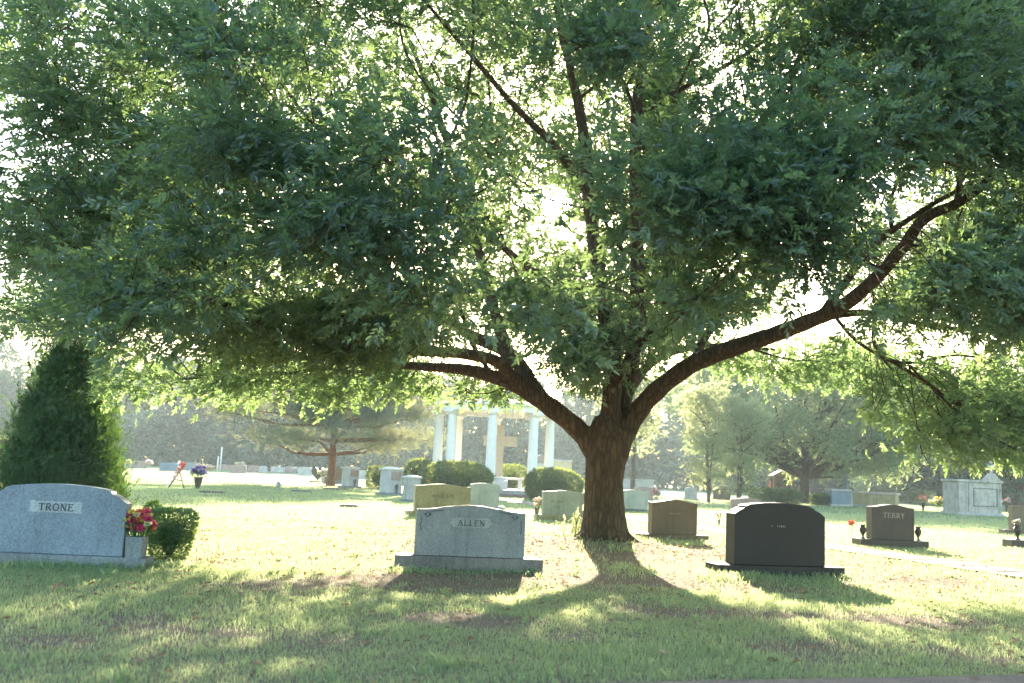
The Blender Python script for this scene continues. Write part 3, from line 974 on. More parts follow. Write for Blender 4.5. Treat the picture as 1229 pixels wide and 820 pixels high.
make_tree('cedar_tree', 'dark green cone shaped cedar behind the large blue grey headstone on the left', 74, Y=22, height=5.05, crown_w=2.65, crown_z0=.15, trunk_r=.09, leaf='cedar_leaf', nclus=300, per=80, leafL=.055, clus=.27, shape='cone', seed=4, squash=1.2)
make_tree('pine_tree', 'hazy pine with a reddish trunk and layered drooping boughs left of the white pavilion', 398, Y=66, height=11, crown_w=13.5, crown_z0=3.0, trunk_r=.27, leaf='pine_leaf', bark='pine_bark', nclus=95, per=190, leafL=.26, clus=1.15, shape='pine', seed=9, squash=.38)
make_tree('shade_tree', 'round hazy shade tree above the red brown shrine, right of the oak', 966, Y=84, height=15, crown_w=22, crown_z0=3.0, trunk_r=.42, nclus=250, per=95, leafL=.24, clus=1.25, seed=12, squash=.6)
for i, (x, Y_, h_, lab) in enumerate(((851, 70, 8.4, 'pale multi-stemmed small tree left of the small dark brown headstone'), (888, 72, 7.6, 'pale multi-stemmed small tree right of the small dark brown headstone'))):
    make_tree('crepe_myrtle', lab, x, Y=Y_, height=h_, crown_w=4.6, crown_z0=1.0, trunk_r=.1, leaf='myrtle_leaf', nclus=52, per=40, leafL=.17, clus=.6, shape='vase', seed=20 + i, group='small pale flowering trees on the far lawn', stems=3)
make_tree('holly_tree', 'dark low crowned tree with a brown trunk behind the grey mausoleum on the right', 1127, Y=118, height=15, crown_w=17, crown_z0=2.6, trunk_r=.4, leaf='far_leaf', nclus=90, per=60, leafL=.42, clus=1.6, seed=31)
make_tree('edge_tree', 'tall dark tree at the right edge of the view behind the mausoleum', 1222, Y=95, height=15, crown_w=13, crown_z0=2.5, trunk_r=.55, leaf='far_leaf', nclus=80, per=60, leafL=.35, clus=1.4, seed=33)
make_tree('slender_tree', 'pale sunlit slender tree seen just right of the oak trunk', 760, Y=95, height=12, crown_w=7, crown_z0=4.0, trunk_r=.24, leaf='myrtle_leaf', nclus=46, per=46, leafL=.26, clus=1.0, seed=35, shape='vase')
for i, (x, Y_, h_, w_, lab) in enumerate(((1056, 128, 4.2, 5, 'low rounded bush on the far lawn above the right end of the tan crypt'), (1092, 128, 4.4, 6, 'low rounded bush on the far lawn beside the trunk of the dark tree'))):
    make_tree('far_bush', lab, x, Y=Y_, height=h_, crown_w=w_, crown_z0=.4, trunk_r=.12, leaf='tree_leaf', nclus=26, per=40, leafL=.3, clus=1.0, seed=60 + i, group='bushes on the far lawn', cat='bush')

# far wood, one mass along the edge of the lawn
rng = np.random.default_rng(77)
CC = []; CS = []; CT = []; trunks = MB()
for i in range(150):
    if i < 48: X0 = -128 + i * 5.4 + rng.normal() * 1.3; Y0 = rng.uniform(173, 182); H = rng.uniform(8, 15); Wd = rng.uniform(3.2, 5.2)
    else: X0 = -128 + ((i - 48) % 51) * 5.1 + rng.normal() * 1.2; Y0 = rng.uniform(188, 200) + (12 if i > 98 else 0); H = rng.uniform(14, 22.5); Wd = rng.uniform(4.5, 6.5)
    if X0 > 30: Y0 -= 12
    tw_ = rng.normal() * .42
    trunks.tube([(X0, Y0, -.2), (X0 + rng.normal() * .3, Y0, H * .5), (X0, Y0, H * .85)], [.4, .3, .1], 6)
    for _ in range(30):
        zz = rng.uniform(.03, 1); rr = Wd * math.sqrt(max(0, 1 - (zz * 1.7 - .75) ** 2)) if zz > .3 else Wd * .75
        a = rng.uniform(0, 6.283); q = rr * math.sqrt(rng.uniform(.3, 1))
        CC.append((X0 + q * math.cos(a), Y0 + q * math.sin(a), 1 + zz * (H - 1.5))); CS.append(rng.uniform(1.2, 2.1)); CT.append(tw_)
for i in range(150):       # undergrowth at the edge of the wood
    CC.append((rng.uniform(-125, 125), rng.uniform(170, 177), rng.uniform(.3, 3.0))); CS.append(1.4); CT.append(rng.normal() * .2)
CC = np.array(CC); CS = np.array(CS)
ci = np.repeat(np.arange(len(CC)), 26)
offs = rng.normal(size=(len(ci), 3)) * np.array([1, 1, .7]) * CS[ci][:, None] * .7
P = CC[ci] + offs; P[:, 2] = np.clip(P[:, 2], .2, 23.5)
tm_ = [spray_template(np.random.default_rng(90 + i), 5, .75, .42, 1.2) for i in range(4)]
v, f, t = scatter(tm_, P, rand_dir(rng, len(P)) + offs * .4, rng.uniform(.6, 1.1, len(P)), rng, np.clip(rng.normal(.5, .2, len(P)) + rng.normal(0, .12, len(CC))[ci] + np.array(CT)[ci], 0, 1))
v[:, 2] = np.minimum(v[:, 2], 24.6)
wood = npmesh('far_wood', v, f, MT['far_leaf'], tint=t)
tag(wood, 'hazy blue green wood closing off the far side of the lawn', 'wood', kind='stuff')
trunks.build('trunks', MT['far_bark'], wood)


# ------------------------------------------------------------------ shrubs and hedges
def bush(name, label, pos, size, n, leafL, m, seed=1, shape='box', group=None, cat='shrub', z0=0.0, rz=0, exp=3.5):
    rng = np.random.default_rng(seed)
    t_ = thing(name, label, cat, pos, rz, group)
    hx, hy, H = size[0] / 2, size[1] / 2, size[2]
    U = rand_dir(rng, n * 2)
    # superellipsoid shell
    e = exp
    k = (np.abs(U[:, 0]) ** e + np.abs(U[:, 1]) ** e + np.abs(U[:, 2]) ** e) ** (-1 / e)
    r = k * np.clip(1 - np.abs(rng.normal(0, .09, n * 2)), .5, 1) + rng.normal(0, .015, n * 2)
    Q = U * r[:, None]
    if shape == 'taper': Q[:, :2] *= (.62 + .38 * (Q[:, 2:3] + 1) / 2)
    wob = 1 + .04 * np.sin(Q[:, 0] * 5 + seed) + .03 * np.sin(Q[:, 2] * 7)
    P = np.stack([Q[:, 0] * hx * wob, Q[:, 1] * hy * wob, z0 + H / 2 + Q[:, 2] * H / 2], 1)[:n]
    D = U[:n] * .9 + rand_dir(rng, n) * .8 + np.array([0, 0, .35])
    tm_ = [spray_template(np.random.default_rng(200 + i), 5, leafL, leafL * .5, leafL * 1.3) for i in range(4)]
    v, f, t = scatter(tm_, P, D, rng.uniform(.6, 1.2, n), rng, np.clip(rng.normal(.5, .25, n), 0, 1))
    mb = MB()
    for i in range(9):
        a = rng.uniform(0, 6.28)
        mb.tube([(0, 0, 0), (math.cos(a) * hx * .3, math.sin(a) * hy * .3, H * .4), (math.cos(a) * hx * .6, math.sin(a) * hy * .6, H * .8)], [.02 * H + .004, .012 * H, .005 * H], 5)
    mb.build('stems', MT['tree_bark'], t_)
    # dense woody inner mass of small twigs and old leaves
    ni = n // 2
    Pi = rand_dir(rng, ni) * rng.uniform(.3, .82, (ni, 1)) * np.array([hx, hy, H / 2]) + np.array([0, 0, z0 + H / 2])
    v2, f2, t2 = scatter(tm_, Pi, rand_dir(rng, ni), rng.uniform(.8, 1.4, ni), rng, np.full(ni, .1))
    npmesh('foliage', np.vstack([v, v2]), np.vstack([f, f2 + len(v)]), m, t_, tint=np.concatenate([t, t2]))
    return t_


bush('boxwood_shrub', 'clipped green boxwood shrub beside the large blue grey headstone on the left', gp(206, 676) + Vector((-.14, .3, 0)), (.66, .58, .67), 3600, .023, MT['box_leaf'], 3, 'taper', exp=5.0)
bush('evergreen_shrub', 'dark evergreen sprig showing between the blue grey headstone and the flower pot', gp(154, 660) + Vector((0, .9, 0)), (.34, .3, .66), 700, .03, MT['cedar_leaf'], 8, exp=2.2)


def hedge(label, x0, x1, top, bot, Y, dy=1.6, seed=1, exp=3.0, n=1500, leafL=.10, group='clipped hedges round the white pavilion'):
    a, b_ = at(x0, bot, Y), at(x1, bot, Y)
    c = at((x0 + x1) / 2, top, Y)
    return bush('hedge', label, Vector(((a.x + b_.x) / 2, Y, 0)), (b_.x - a.x, dy, c.z), n, leafL, MT['hedge_leaf'], seed, 'round', group, 'hedge', exp=exp)


hedge('long rounded hedge in front of the left columns of the white pavilion', 506, 590, 556, 590, 55, 2.6, 1, 2.8, 3600)
hedge('smaller rounded hedge left of the long hedge in front of the pavilion', 485, 520, 553, 588, 58, 2.2, 2, 3, 1700)
hedge('rounded hedge in front of the right columns of the white pavilion', 629, 697, 564, 596, 55, 2.6, 3, 2.6, 3300)
hedge('clipped hedge behind the stone bench inside the white pavilion', 596, 632, 559, 580, 67, 1.6, 4, 3, 1200)
hedge('small clipped hedge behind the pillar monuments left of the pavilion', 441, 472, 562, 582, 66, 1.6, 5, 5, 1200)
hedge('low box hedge left of the red brown shrine under the shade tree', 902, 925, 588, 600, 80, 1.6, 6, 6, 800, .12, 'low hedges by the shrine')
hedge('low box hedge right of the shade tree trunk', 976, 994, 595, 608, 80, 1.6, 7, 6, 700, .12, 'low hedges by the shrine')
hedge('loose flowering shrubs at the foot of the red brown shrine', 910, 962, 588, 604, 76, 1.8, 8, 2.4, 1100, .13, 'low hedges by the shrine')


# ------------------------------------------------------------------ lettering: strokes with serifs (unit cap height)
def arc(cx, cy, rx, ry, a0, a1, n=10):
    return [(cx + rx * math.cos(math.radians(a0 + (a1 - a0) * i / n)), cy + ry * math.sin(math.radians(a0 + (a1 - a0) * i / n))) for i in range(n + 1)]


TK, TN = .15, .075
GL = {
    'T': (.80, [([(.4, 0), (.4, 1)], TK), ([(.02, .96), (.78, .96)], TN), ([(.04, 1), (.04, .78)], TN), ([(.76, 1), (.76, .78)], TN), ([(.24, .03), (.56, .03)], .06)]),
    'R': (.82, [([(.16, 0), (.16, 1)], TK), ([(.02, .97), (.4, .97)], .06), (arc(.38, .74, .26, .23, 90, -90), .12), ([(.16, .5), (.4, .5)], TN), ([(.38, .5), (.74, .02)], TK), ([(.02, .03), (.3, .03)], .06), ([(.66, .03), (.84, .03)], .06)]),
    'O': (.92, [(arc(.46, .5, .37, .45, 0, 360, 22), .13)]),
    'N': (.92, [([(.16, 0), (.16, 1)], TN), ([(.14, .98), (.76, .02)], TK), ([(.76, 0), (.76, 1)], TN), ([(.02, .97), (.2, .97)], .06), ([(.04, .03), (.28, .03)], .06), ([(.64, .97), (.9, .97)], .06)]),
    'E': (.76, [([(.16, 0), (.16, 1)], TK), ([(.02, .96), (.68, .96)], TN), ([(.16, .52), (.52, .52)], .06), ([(.02, .04), (.72, .04)], TN), ([(.66, 1), (.66, .8)], .06), ([(.7, 0), (.7, .22)], .06), ([(.5, .62), (.5, .42)], .05)]),
    'A': (.92, [([(.1, 0), (.44, 1)], TN), ([(.44, 1), (.8, 0)], TK), ([(.24, .34), (.66, .34)], .06), ([(.0, .03), (.22, .03)], .06), ([(.66, .03), (.94, .03)], .06)]),
    'L': (.72, [([(.16, 0), (.16, 1)], TK), ([(.02, .97), (.32, .97)], .06), ([(.02, .04), (.66, .04)], TN), ([(.64, 0), (.64, .24)], .06)]),
    'M': (1.05, [([(.14, 0), (.16, 1)], TN), ([(.16, .98), (.5, .1)], TK), ([(.5, .1), (.84, .98)], TN), ([(.86, 1), (.88, 0)], TK), ([(.02, .03), (.28, .03)], .06), ([(.74, .03), (1.0, .03)], .06), ([(.02, .97), (.2, .97)], .06), ([(.82, .97), (1.0, .97)], .06)]),
    'C': (.84, [(arc(.46, .5, .37, .45, 42, 318, 16), .13), ([(.73, .96), (.73, .72)], .05), ([(.75, .3), (.75, .12)], .05)]),
    'I': (.36, [([(.18, 0), (.18, 1)], TK), ([(.04, .97), (.32, .97)], .06), ([(.04, .03), (.32, .03)], .06)]),
    'Y': (.86, [([(.43, 0), (.43, .48)], TK), ([(.43, .48), (.12, 1)], TK), ([(.43, .48), (.74, 1)], TN), ([(.0, .97), (.26, .97)], .06), ([(.62, .97), (.86, .97)], .06), ([(.28, .03), (.58, .03)], .06)]),
    'c': (.6, [(arc(.3, .62, .22, .26, 42, 318, 14), .1), ([(.12, .2), (.46, .2)], .05)]),
}


def lettering(text, h, y, cx, cz, m, parent, track=.12, name='lettering', depth=.004):
    mb = MB()
    tot = sum(GL[c][0] + track for c in text) * h - track * h
    x = cx - tot / 2
    for li, c in enumerate(text):
        wd, strokes = GL[c]
        for si, (pl, tk) in enumerate(strokes):
            dd = depth + .0006 * (si + 1)
            pl = [Vector((x + a * h, 0, cz + b_ * h)) for a, b_ in pl]
            for i in range(len(pl) - 1):
                a, b_ = pl[i], pl[i + 1]
                t_ = (b_ - a).normalized(); nn = Vector((-t_.z, 0, t_.x)) * tk * h / 2
                if len(pl) > 3: a = a - t_ * .02 * h; b_ = b_ + t_ * .02 * h
                q = [a - nn, b_ - nn, b_ + nn, a + nn]
                dz_ = dd + .0001 * (i % 3)
                mb.prism([(p.x, p.z) for p in q], y - dz_, y + .001)
        x += (wd + track) * h
    return mb.build(name, m, parent)


def marks(n, h, y, cx, cz, m, parent, seed=0, track=.35):
    """worn, unreadable small lettering"""
    rng = random.Random(seed)
    mb = MB(); wd = h * .62; x = cx - n * (wd + h * track) / 2
    for i in range(n):
        if rng.random() > .12:
            z1 = cz + h * rng.uniform(.75, 1)
            mb.prism([(x, cz), (x + h * .13, cz), (x + h * .13, z1), (x, z1)], y - .004, y + .001)
            if rng.random() < .7: mb.prism([(x + h * .14, cz + h * rng.choice([.0, .42, .8])), (x + wd, cz + h * .42), (x + wd, cz + h * .54), (x + h * .14, cz + h * rng.choice([.14, .56, .95]))], y - .0035, y + .001)
            if rng.random() < .5: mb.prism([(x + wd - h * .12, cz), (x + wd, cz), (x + wd, cz + h * .4), (x + wd - h * .12, cz + h * .4)], y - .003, y + .001)
        x += wd + h * track
    return mb.build('lettering', m, parent)


# ------------------------------------------------------------------ headstones
def profile(w_, h, style, rise=.08, sh=.1):
    n = 24; pts = [(-w_ / 2, 0), (w_ / 2, 0)]
    if style == 'flat': return pts + [(w_ / 2, h), (-w_ / 2, h)]
    if style == 'serp':
        top = [(w_ / 2 * (1 - 2 * i / n), h - rise + rise * .5 * (1 + math.cos(math.pi * (2 * i / n - 1)))) for i in range(n + 1)]
        return pts + top
    if style == 'oval':
        return pts + [(w_ / 2 * (1 - 2 * i / n), h - rise * (2 * i / n - 1) ** 2) for i in range(n + 1)]
    if style == 'shoulder':
        z0 = h - rise - sh
        out = [(w_ / 2, z0), (w_ * .44, z0 + sh * .5), (w_ * .385, z0 + sh * .78), (w_ * .375, z0 + sh)]
        k = w_ * .365
        out += [(k * (1 - 2 * i / n), h - rise * (2 * i / n - 1) ** 2 + (.012 if abs(2 * i / n - 1) < .99 else 0)) for i in range(n + 1)]
        out += [(-w_ * .375, z0 + sh), (-w_ * .385, z0 + sh * .78), (-w_ * .44, z0 + sh * .5), (-w_ / 2, z0)]
        return pts + out


def headstone(label, x0, x1, top, bot, style='flat', m='grey_granite', bm_='grey_base', base=(.2, .18), thick=.2, rz=0, rise=.07, sh=.1, Y=None, group=None, rough_side=False, name='headstone'):
    """die between photo columns x0..x1; base=(overhang each side, height) in metres"""
    xc = (x0 + x1) / 2
    p = gp(xc, bot) if Y is None else Vector((at(xc, bot, Y).x, Y, 0))
    d_ = p.y
    w_ = abs(at(x1, bot, d_).x - at(x0, bot, d_).x) / max(.8, math.cos(rz))
    H = at(xc, top, d_).z
    bh = base[1] if base else 0
    bd = thick / 2 + (.09 if base else 0)
    pos = Vector((p.x, p.y + bd, float(gz(p.x, p.y + bd)) if d_ < 45 else 0))
    H -= pos.z
    t_ = thing(name, label, 'headstone', pos, rz, group)
    if base:
        MB().box((0, 0, bh / 2 - .04), (w_ + 2 * base[0], bd * 2, bh + .08)).build('base', MT[bm_], t_, .008)
    die = MB(); pr = [(x, z_ + bh + (.002 if base else -.05)) for x, z_ in profile(w_, H - bh, style, rise, sh)]
    die.prism(pr, -thick / 2, thick / 2)
    die.build('die', MT[m], t_, .007)
    return t_, w_, H, bh, thick


# foreground stones
t_, w_, H, bh, th = headstone('large blue grey granite headstone with shouldered top by the left edge', -29, 140, 582, 680, 'shoulder', 'blue_granite', 'blue_base', (.30, .13), .2, rise=.05, sh=.14, rz=.05)
MB().box((.0, -th / 2 - .0015, bh + (H - bh) * .68), (.62, .005, .135)).build('name_panel', MT['panel'], t_)
lettering('TRONE', .088, -th / 2 - .0045, 0, bh + (H - bh) * .68 - .044, MT['letter'], t_)
# ALLEN
t_, w_, H, bh, th = headstone('grey granite headstone with carved corners just left of the oak trunk', 495, 627, 607, 685, 'serp', 'grey_granite', 'grey_base', (.26, .17), .26, rise=.08, rz=.14)
zc = bh + (H - bh) * .66
MB().prism([(-.24, zc - .065), (.24, zc - .065), (.29, zc), (.24, zc + .065), (-.24, zc + .065), (-.29, zc)], -th / 2 - .004, -th / 2 + .01).build('name_panel', MT['panel2'], t_)
lettering('ALLEN', .085, -th / 2 - .0045, 0, zc - .043, MT['letter'], t_)
for s in (-1, 1):
    fl = MB(); X0 = s * w_ * .40; Z0 = bh + (H - bh) * .80
    for a in range(6):
        an = a * math.pi / 3
        c = (X0 + .032 * math.cos(an), Z0 + .032 * math.sin(an))
        fl.prism([(c[0] + .02 * math.cos(an + q * math.pi / 4) , c[1] + .014 * math.sin(q * math.pi / 4)) for q in range(8)], -th / 2 - .003 - .0003 * a, -th / 2 + .001)
    for i in range(9):   # stem with leaflets down the edge and along the top
        zz = Z0 - .05 - i * .022
        X1 = s * (w_ * .46 - .006 * math.sin(i))
        fl.prism([(X1 - .012 * (1 if i % 2 else -1), zz), (X1 + .004, zz - .008), (X1 + .012 * (1 if i % 2 else -1) + .006, zz + .004), (X1, zz + .012)][::(1 if True else -1)], -th / 2 - .0028, -th / 2 + .001)
        xx = X0 - s * (.05 + i * .02); zz = bh + (H - bh) * (.86 + .003 * i)
        fl.prism([(xx - .008, zz - .006), (xx + .008, zz - .008), (xx + .01, zz + .006), (xx - .006, zz + .008)], -th / 2 - .0026, -th / 2 + .001)
    fl.build('carved_corner', MT['letter'], t_)
# black stone
t_, w_, H, bh, th = headstone('large near-black granite headstone with shouldered top, right of the oak trunk', 877, 994, 605, 691, 'shoulder', 'black_granite', 'black_base', (.29, .15), .32, rise=.05, sh=.13, rz=.22)
marks(8, .032, -th / 2, -.02, bh + (H - bh) * .62, MT['letter_light'], t_, 3)
# brown stone behind the trunk
t_, w_, H, bh, th = headstone('brown granite headstone with arched top standing close behind the oak trunk', 780, 837, 600, 649, 'serp', 'brown_granite', 'brown_granite', (.26, .14), .26, rise=.07, rz=.24)
marks(9, .035, -th / 2, 0, bh + (H - bh) * .58, MT['letter_light'], t_, 5)
# TERRY
t_, w_, H, bh, th = headstone('dark brown granite headstone flanked by two urns, beyond the path on the right', 1046, 1100, 606, 657, 'serp', 'terry_granite', 'terry_granite', (.33, .17), .3, rise=.07, rz=.13)
lettering('TERRY', .125, -th / 2 - .003, .02, bh + (H - bh) * .62, MT['letter_light'], t_)
marks(6, .05, -th / 2, -.0, bh + (H - bh) * .44, MT['terry_granite'], t_, 9)
terry = t_


def urn(label, pos, h, m, group=None, flowers=None):
    u_ = thing('urn', label, 'urn', pos, 0, group)
    prof = [(.16, 0), (.17, .04), (.08, .1), (.07, .2), (.11, .3), (.2, .45), (.25, .62), (.23, .75), (.15, .84), (.16, .9), (.2, .96), (.2, 1.0), (.12, 1.0)]
    MB().lathe([(r * h, z_ * h) for r, z_ in prof]).build('bowl', MT[m], u_)
    return u_


for s, lab in ((-1, 'dark stone urn on the left end of the dark brown headstone base'), (1, 'dark stone urn on the right end of the dark brown headstone base')):
    off_ = Matrix.Rotation(.13, 3, 'Z') @ Vector((s * (w_ / 2 + .17), -.02, bh + .002))
    urn(lab, terry.location + off_, .34, 'terry_granite', 'urns beside the dark brown headstone')
# McCLAIN and neighbours
t_, w_, H, bh, th = headstone('tan granite headstone with wavy top behind the grey carved one', 496, 562, 581, 620, 'serp', 'tan_granite', 'tan_granite', (.22, .14), .24, rise=.07, rz=.28)
lettering('McCLAIN', .105, -th / 2 - .003, 0, bh + (H - bh) * .50, MT['letter_tan'], t_, .14)
t_, w_, H, bh, th = headstone('pale sage headstone right of the tan wavy topped one', 563, 598, 580, 612, 'oval', 'sage_granite', 'pale_granite', (.22, .14), .22, rise=.06, rz=.2)
marks(6, .06, -th / 2, 0, bh + (H - bh) * .62, MT['sage_granite'], t_, 2)
t_, w_, H, bh, th = headstone('pale olive headstone with a small vase at its left, left of the oak trunk', 650, 702, 589, 625, 'serp', 'sage_granite', 'tan_granite', (.22, .16), .22, rise=.05, rz=.2)
marks(5, .09, -th / 2, -.2, bh + (H - bh) * .5, MT['letter_tan'], t_, 4)
marks(5, .05, -th / 2, -.2, bh + (H - bh) * .3, MT['letter_tan'], t_, 6)
G = 'distant headstones on the far lawn'
hs = headstone
hs('greenish grey headstone half hidden behind the right side of the oak trunk', 742, 778, 588, 614, 'serp', 'sage_granite', 'grey_base', (.15, .1), .22, rise=.06)
hs('low pink topped headstone beside pink flowers right of the oak trunk', 761, 784, 583, 600, 'serp', 'pink_granite', 'pink_granite', None, .3, rise=.1)
hs('small pale blue rounded headstone on the lawn right of the oak trunk', 822, 837, 585, 600, 'oval', 'pale_granite', 'pale_granite', (.12, .12), .2, rise=.12)
hs('small dark brown headstone between the two pale small trees', 856, 877, 585, 600, 'oval', 'brown_granite', 'brown_granite', None, .25, rise=.08)
hs('pinkish brown headstone showing above the near-black one', 878, 914, 598, 622, 'serp', 'pink_granite', 'pink_granite', (.1, .1), .25, rise=.06)
hs('brown headstone cut by the right edge of the view', 1217, 1262, 608, 642, 'flat', 'brown_granite', 'brown_granite', (.33, .14), .3)
hs('slate grey headstone behind the pillar monuments', 476, 485, 567, 583, 'flat', 'grey_granite', 'grey_base', None, .3)
hs('pinkish block headstone behind the taller pillar monument', 447, 460, 570, 583, 'flat', 'pink_granite', 'pink_granite', (.1, .1), .3)
hs('wide brown headstone right of the dark heart shaped one', 389, 414, 562, 581, 'flat', 'brown_granite', 'blue_base', (.05, .3), .3)
hs('pale blue far headstone between the two left pillar monuments', 430, 443, 564, 575, 'flat', 'pale_granite', 'pale_granite', None, .3, group=G)
for x0, x1, tp, bt, mt_, lab in (
        (153, 175, 553, 562, 'pink_granite', 'distant pink headstone with white flowers at both ends, leftmost of its row'),
        (191, 213, 554.5, 565.5, 'blue_granite', 'distant blue headstone, left one of the touching blue pair'),
        (215, 240, 555, 564.5, 'blue_granite', 'distant blue headstone, right one of the touching blue pair'),
        (259, 277, 557, 564, 'pink_granite', 'distant low pink headstone beside the white post'),
        (277, 295, 557, 568, 'pink_granite', 'distant pink headstone topped with white flowers'),
        (297, 310, 558, 567, 'pink_granite', 'distant pink headstone right of the flower topped one'),
        (310, 320, 559, 567, 'pale_granite', 'distant small pale headstone touching a pink one'),
        (325, 341, 560, 567, 'pale_granite', 'distant pale low headstone left of the pinkish slanted one'),
        (341, 353, 559.5, 567.5, 'pink_granite', 'distant pinkish headstone with small white figures at its right'),
        (357, 375, 560, 571, 'pale_granite', 'distant pale blue headstone behind the dark heart shaped one')):
    hs(lab, x0, x1, tp, bt, 'oval', mt_, mt_, None, .35, rise=.1, group=G)

# dark heart-shaped stone
p = gp(381, 579)
ht = thing('headstone', 'dark heart shaped headstone with white flowers at its right side', 'headstone', p)
d_ = p.y; s_ = d_ / F_PX
hp = []
for i in range(32):
    a = 2 * math.pi * i / 32
    x = 16 * math.sin(a) ** 3; z_ = 13 * math.cos(a) - 5 * math.cos(2 * a) - 2 * math.cos(3 * a) - math.cos(4 * a)
    hp.append((-x / 17 * 8.5 * s_, (z_ + 17) / 29 * 16 * s_ + .1))
MB().prism(hp[::1], -.12, .12).build('die', MT['terry_granite'], ht, .01)
MB().box((0, 0, .04), (18 * s_, .5, .14)).build('base', MT['grey_base'], ht, .01)


# pillar monuments
def pillar(label, x0, x1, top, bot, rz, photo=True):
    p = gp((x0 + x1) / 2, bot); s_ = p.y / F_PX
    W = (x1 - x0) * s_ * .78; H = (bot - top) * s_
    t_ = thing('pillar_monument', label, 'monument', p + Vector((0, W / 2, 0)), rz, 'square pillar monuments left of the pavilion')
    MB().box((0, 0, H * .05), (W * 1.35, W * 1.35, H * .1)).build('base', MT['grey_granite'], t_, .01)
    MB().box((0, 0, H * .10 + .002 + H * .39), (W, W, H * .78), 0, .97).build('shaft', MT['pale_granite'], t_, .01)
    MB().box((0, 0, H * .885 + .004 + H * .03), (W * 1.14, W * 1.14, H * .06)).box((0, 0, H * .965), (W * 1.0, W * 1.0, H * .055), 0, .55).build('cap', MT['white_marble'], t_, .01)
    if photo:
        MB().box((W * .49, 0, H * .68), (.03, W * .8, H * .3)).build('plaque', MT['pink_granite'], t_)
        v_ = MB().lathe([(.05 * H / 1.3, 0), (.03, .05), (.07 * H / 1.3, .22 * H), (.05, .3 * H)], (W * .62, 0, H * .10)).build('vase', MT['bronze'], t_)
    return t_


pillar('square pale pillar monument beside the wide brown headstone, farthest left of three', 409, 428, 560, 586, -.75)
pillar('square pale pillar monument, tallest and middle one of three left of the pavilion', 455, 479, 561, 595, -.75)
pillar('square pale pillar monument partly hidden by the tan wavy topped headstone', 483, 502, 571, 603, -.6, False)


# flat markers
for x, y, wd, lab in ((362, 591, .9, 'flat grave marker in the sunny lawn, left of the pillar monuments'), (403, 588, 1.4, 'long flat grave marker in front of the leftmost pillar monument'), (420, 609, .6, 'small flat grave marker in the sunny lawn left of the tan headstone'), (255, 592, 1.0, 'flat grave marker near the purple flowers'), (827, 609, .7, 'small flat marker with a little figure on the lawn right of the oak')):
    p = gp(x, y)
    t_ = thing('flat_marker', lab, 'grave marker', p, 0, 'flat grave markers in the lawn')
    MB().box((0, 0, .03), (wd, .5, .10)).build('slab', MT['grey_base'], t_, .01)
    MB().box((0, 0, .089), (wd * .8, .35, .014)).build('plaque', MT['bronze'], t_)


# ------------------------------------------------------------------ flowers
FL = []


def flowers(label, pos, W, H, stem_h, colors, n=26, vase=None, seed=0, group=None, psz=None, name='flower_bouquet', leaf=True):
    rng = np.random.default_rng(seed)
    t_ = thing(name, label, 'flowers', pos, 0, group)
    if vase:
        vm, vw, vh = vase
        if vw < 0:   # square planter
            vw = -vw
            MB().box((0, 0, vh / 2), (vw, vw, vh), 0, 1.12).build('vase', MT[vm], t_, .006)
        else: MB().lathe([(vw * .45, 0), (vw * .25, vh * .12), (vw * .4, vh * .5), (vw * .5, vh * .9), (vw * .55, vh), (vw * .4, vh)]).build('vase', MT[vm], t_)
    heads = np.clip(rng.normal(size=(n, 3)), -1.5, 1.5) * np.array([W * .26, W * .22, H * .22]) + np.array([0, 0, stem_h + H / 2])
    heads[:, 2] = np.maximum(heads[:, 2], stem_h)
    mb = MB()
    for h_ in heads:
        mb.tube([(0, 0, stem_h * .3), (h_[0] * .4, h_[1] * .4, stem_h * .8), tuple(h_)], [.004, .004, .003], 4, cap=False)
    mb.build('stems', MT['stem'], t_)
    psz = psz or W * .16
    lv, lf = leaf_quads(psz, psz * .75, -.25)
    for ci_, cn in enumerate(colors):
        hh = heads[ci_::len(colors)]
        if not len(hh): continue
        k = 14
        P = np.repeat(hh, k, axis=0); D = rand_dir(rng, len(P)); D[:, 2] = np.abs(D[:, 2]) * .7 + D[:, 2] * .3
        v, f, t = scatter([(lv, lf)], P, D, rng.uniform(.7, 1.2, len(P)), rng, rng.uniform(0, 1, len(P)))
        npmesh('petals', v, f, PET[cn], t_)
    if leaf:
        P = np.repeat(heads, 3, axis=0) * np.array([1, 1, .9]); D = rand_dir(rng, len(P))
        v, f, t = scatter([leaf_quads(psz * 1.3, psz * .5)], P, D, rng.uniform(.7, 1.2, len(P)), rng, rng.uniform(0, 1, len(P)))
        npmesh('leaves', v, f, MT['box_leaf'], t_, tint=t)
    return t_


# flower pot next to the left stone stands on its base
p = gp(163, 671)
bz = .135
flowers('magenta, coral and cream flowers in a square grey vase on the blue grey headstone base', Vector((-4.46, 12.39, bz)), .42, .34, .27, ['magenta', 'coral', 'cream', 'magenta', 'coral', 'yellow', 'cream'], 44, ('blue_base', -.19, .25), 3, psz=.055)
flowers('purple and white flowers in a dark vase standing alone on the far left lawn', gp(237, 587), .75, .55, .6, ['purple', 'white', 'pale_pink', 'purple'], 26, ('bronze', .4, .55), 5, psz=.13)
flowers('white flowers in a pale vase beside the dark heart shaped headstone', gp(387, 581), .8, .75, .45, ['white', 'white', 'cream'], 30, ('white_marble', .3, .5), 6, psz=.13)
flowers('pink flowers on the low headstone right of the oak trunk', gp(788, 600), .9, .8, .2, ['pale_pink', 'pink', 'white'], 30, ('pale_granite', .3, .2), 7, psz=.14)
flowers('single red bloom on a thin stem left of the dark brown headstone with urns', gp(1022, 645), .16, .14, .34, ['red', 'coral'], 6, None, 8, psz=.06)
flowers('red flowers on a stand in front of the red brown shrine', gp(931, 600), 1.4, 1.2, 1.0, ['red', 'coral'], 30, ('brown_wood', .5, 1.0), 9, psz=.22)
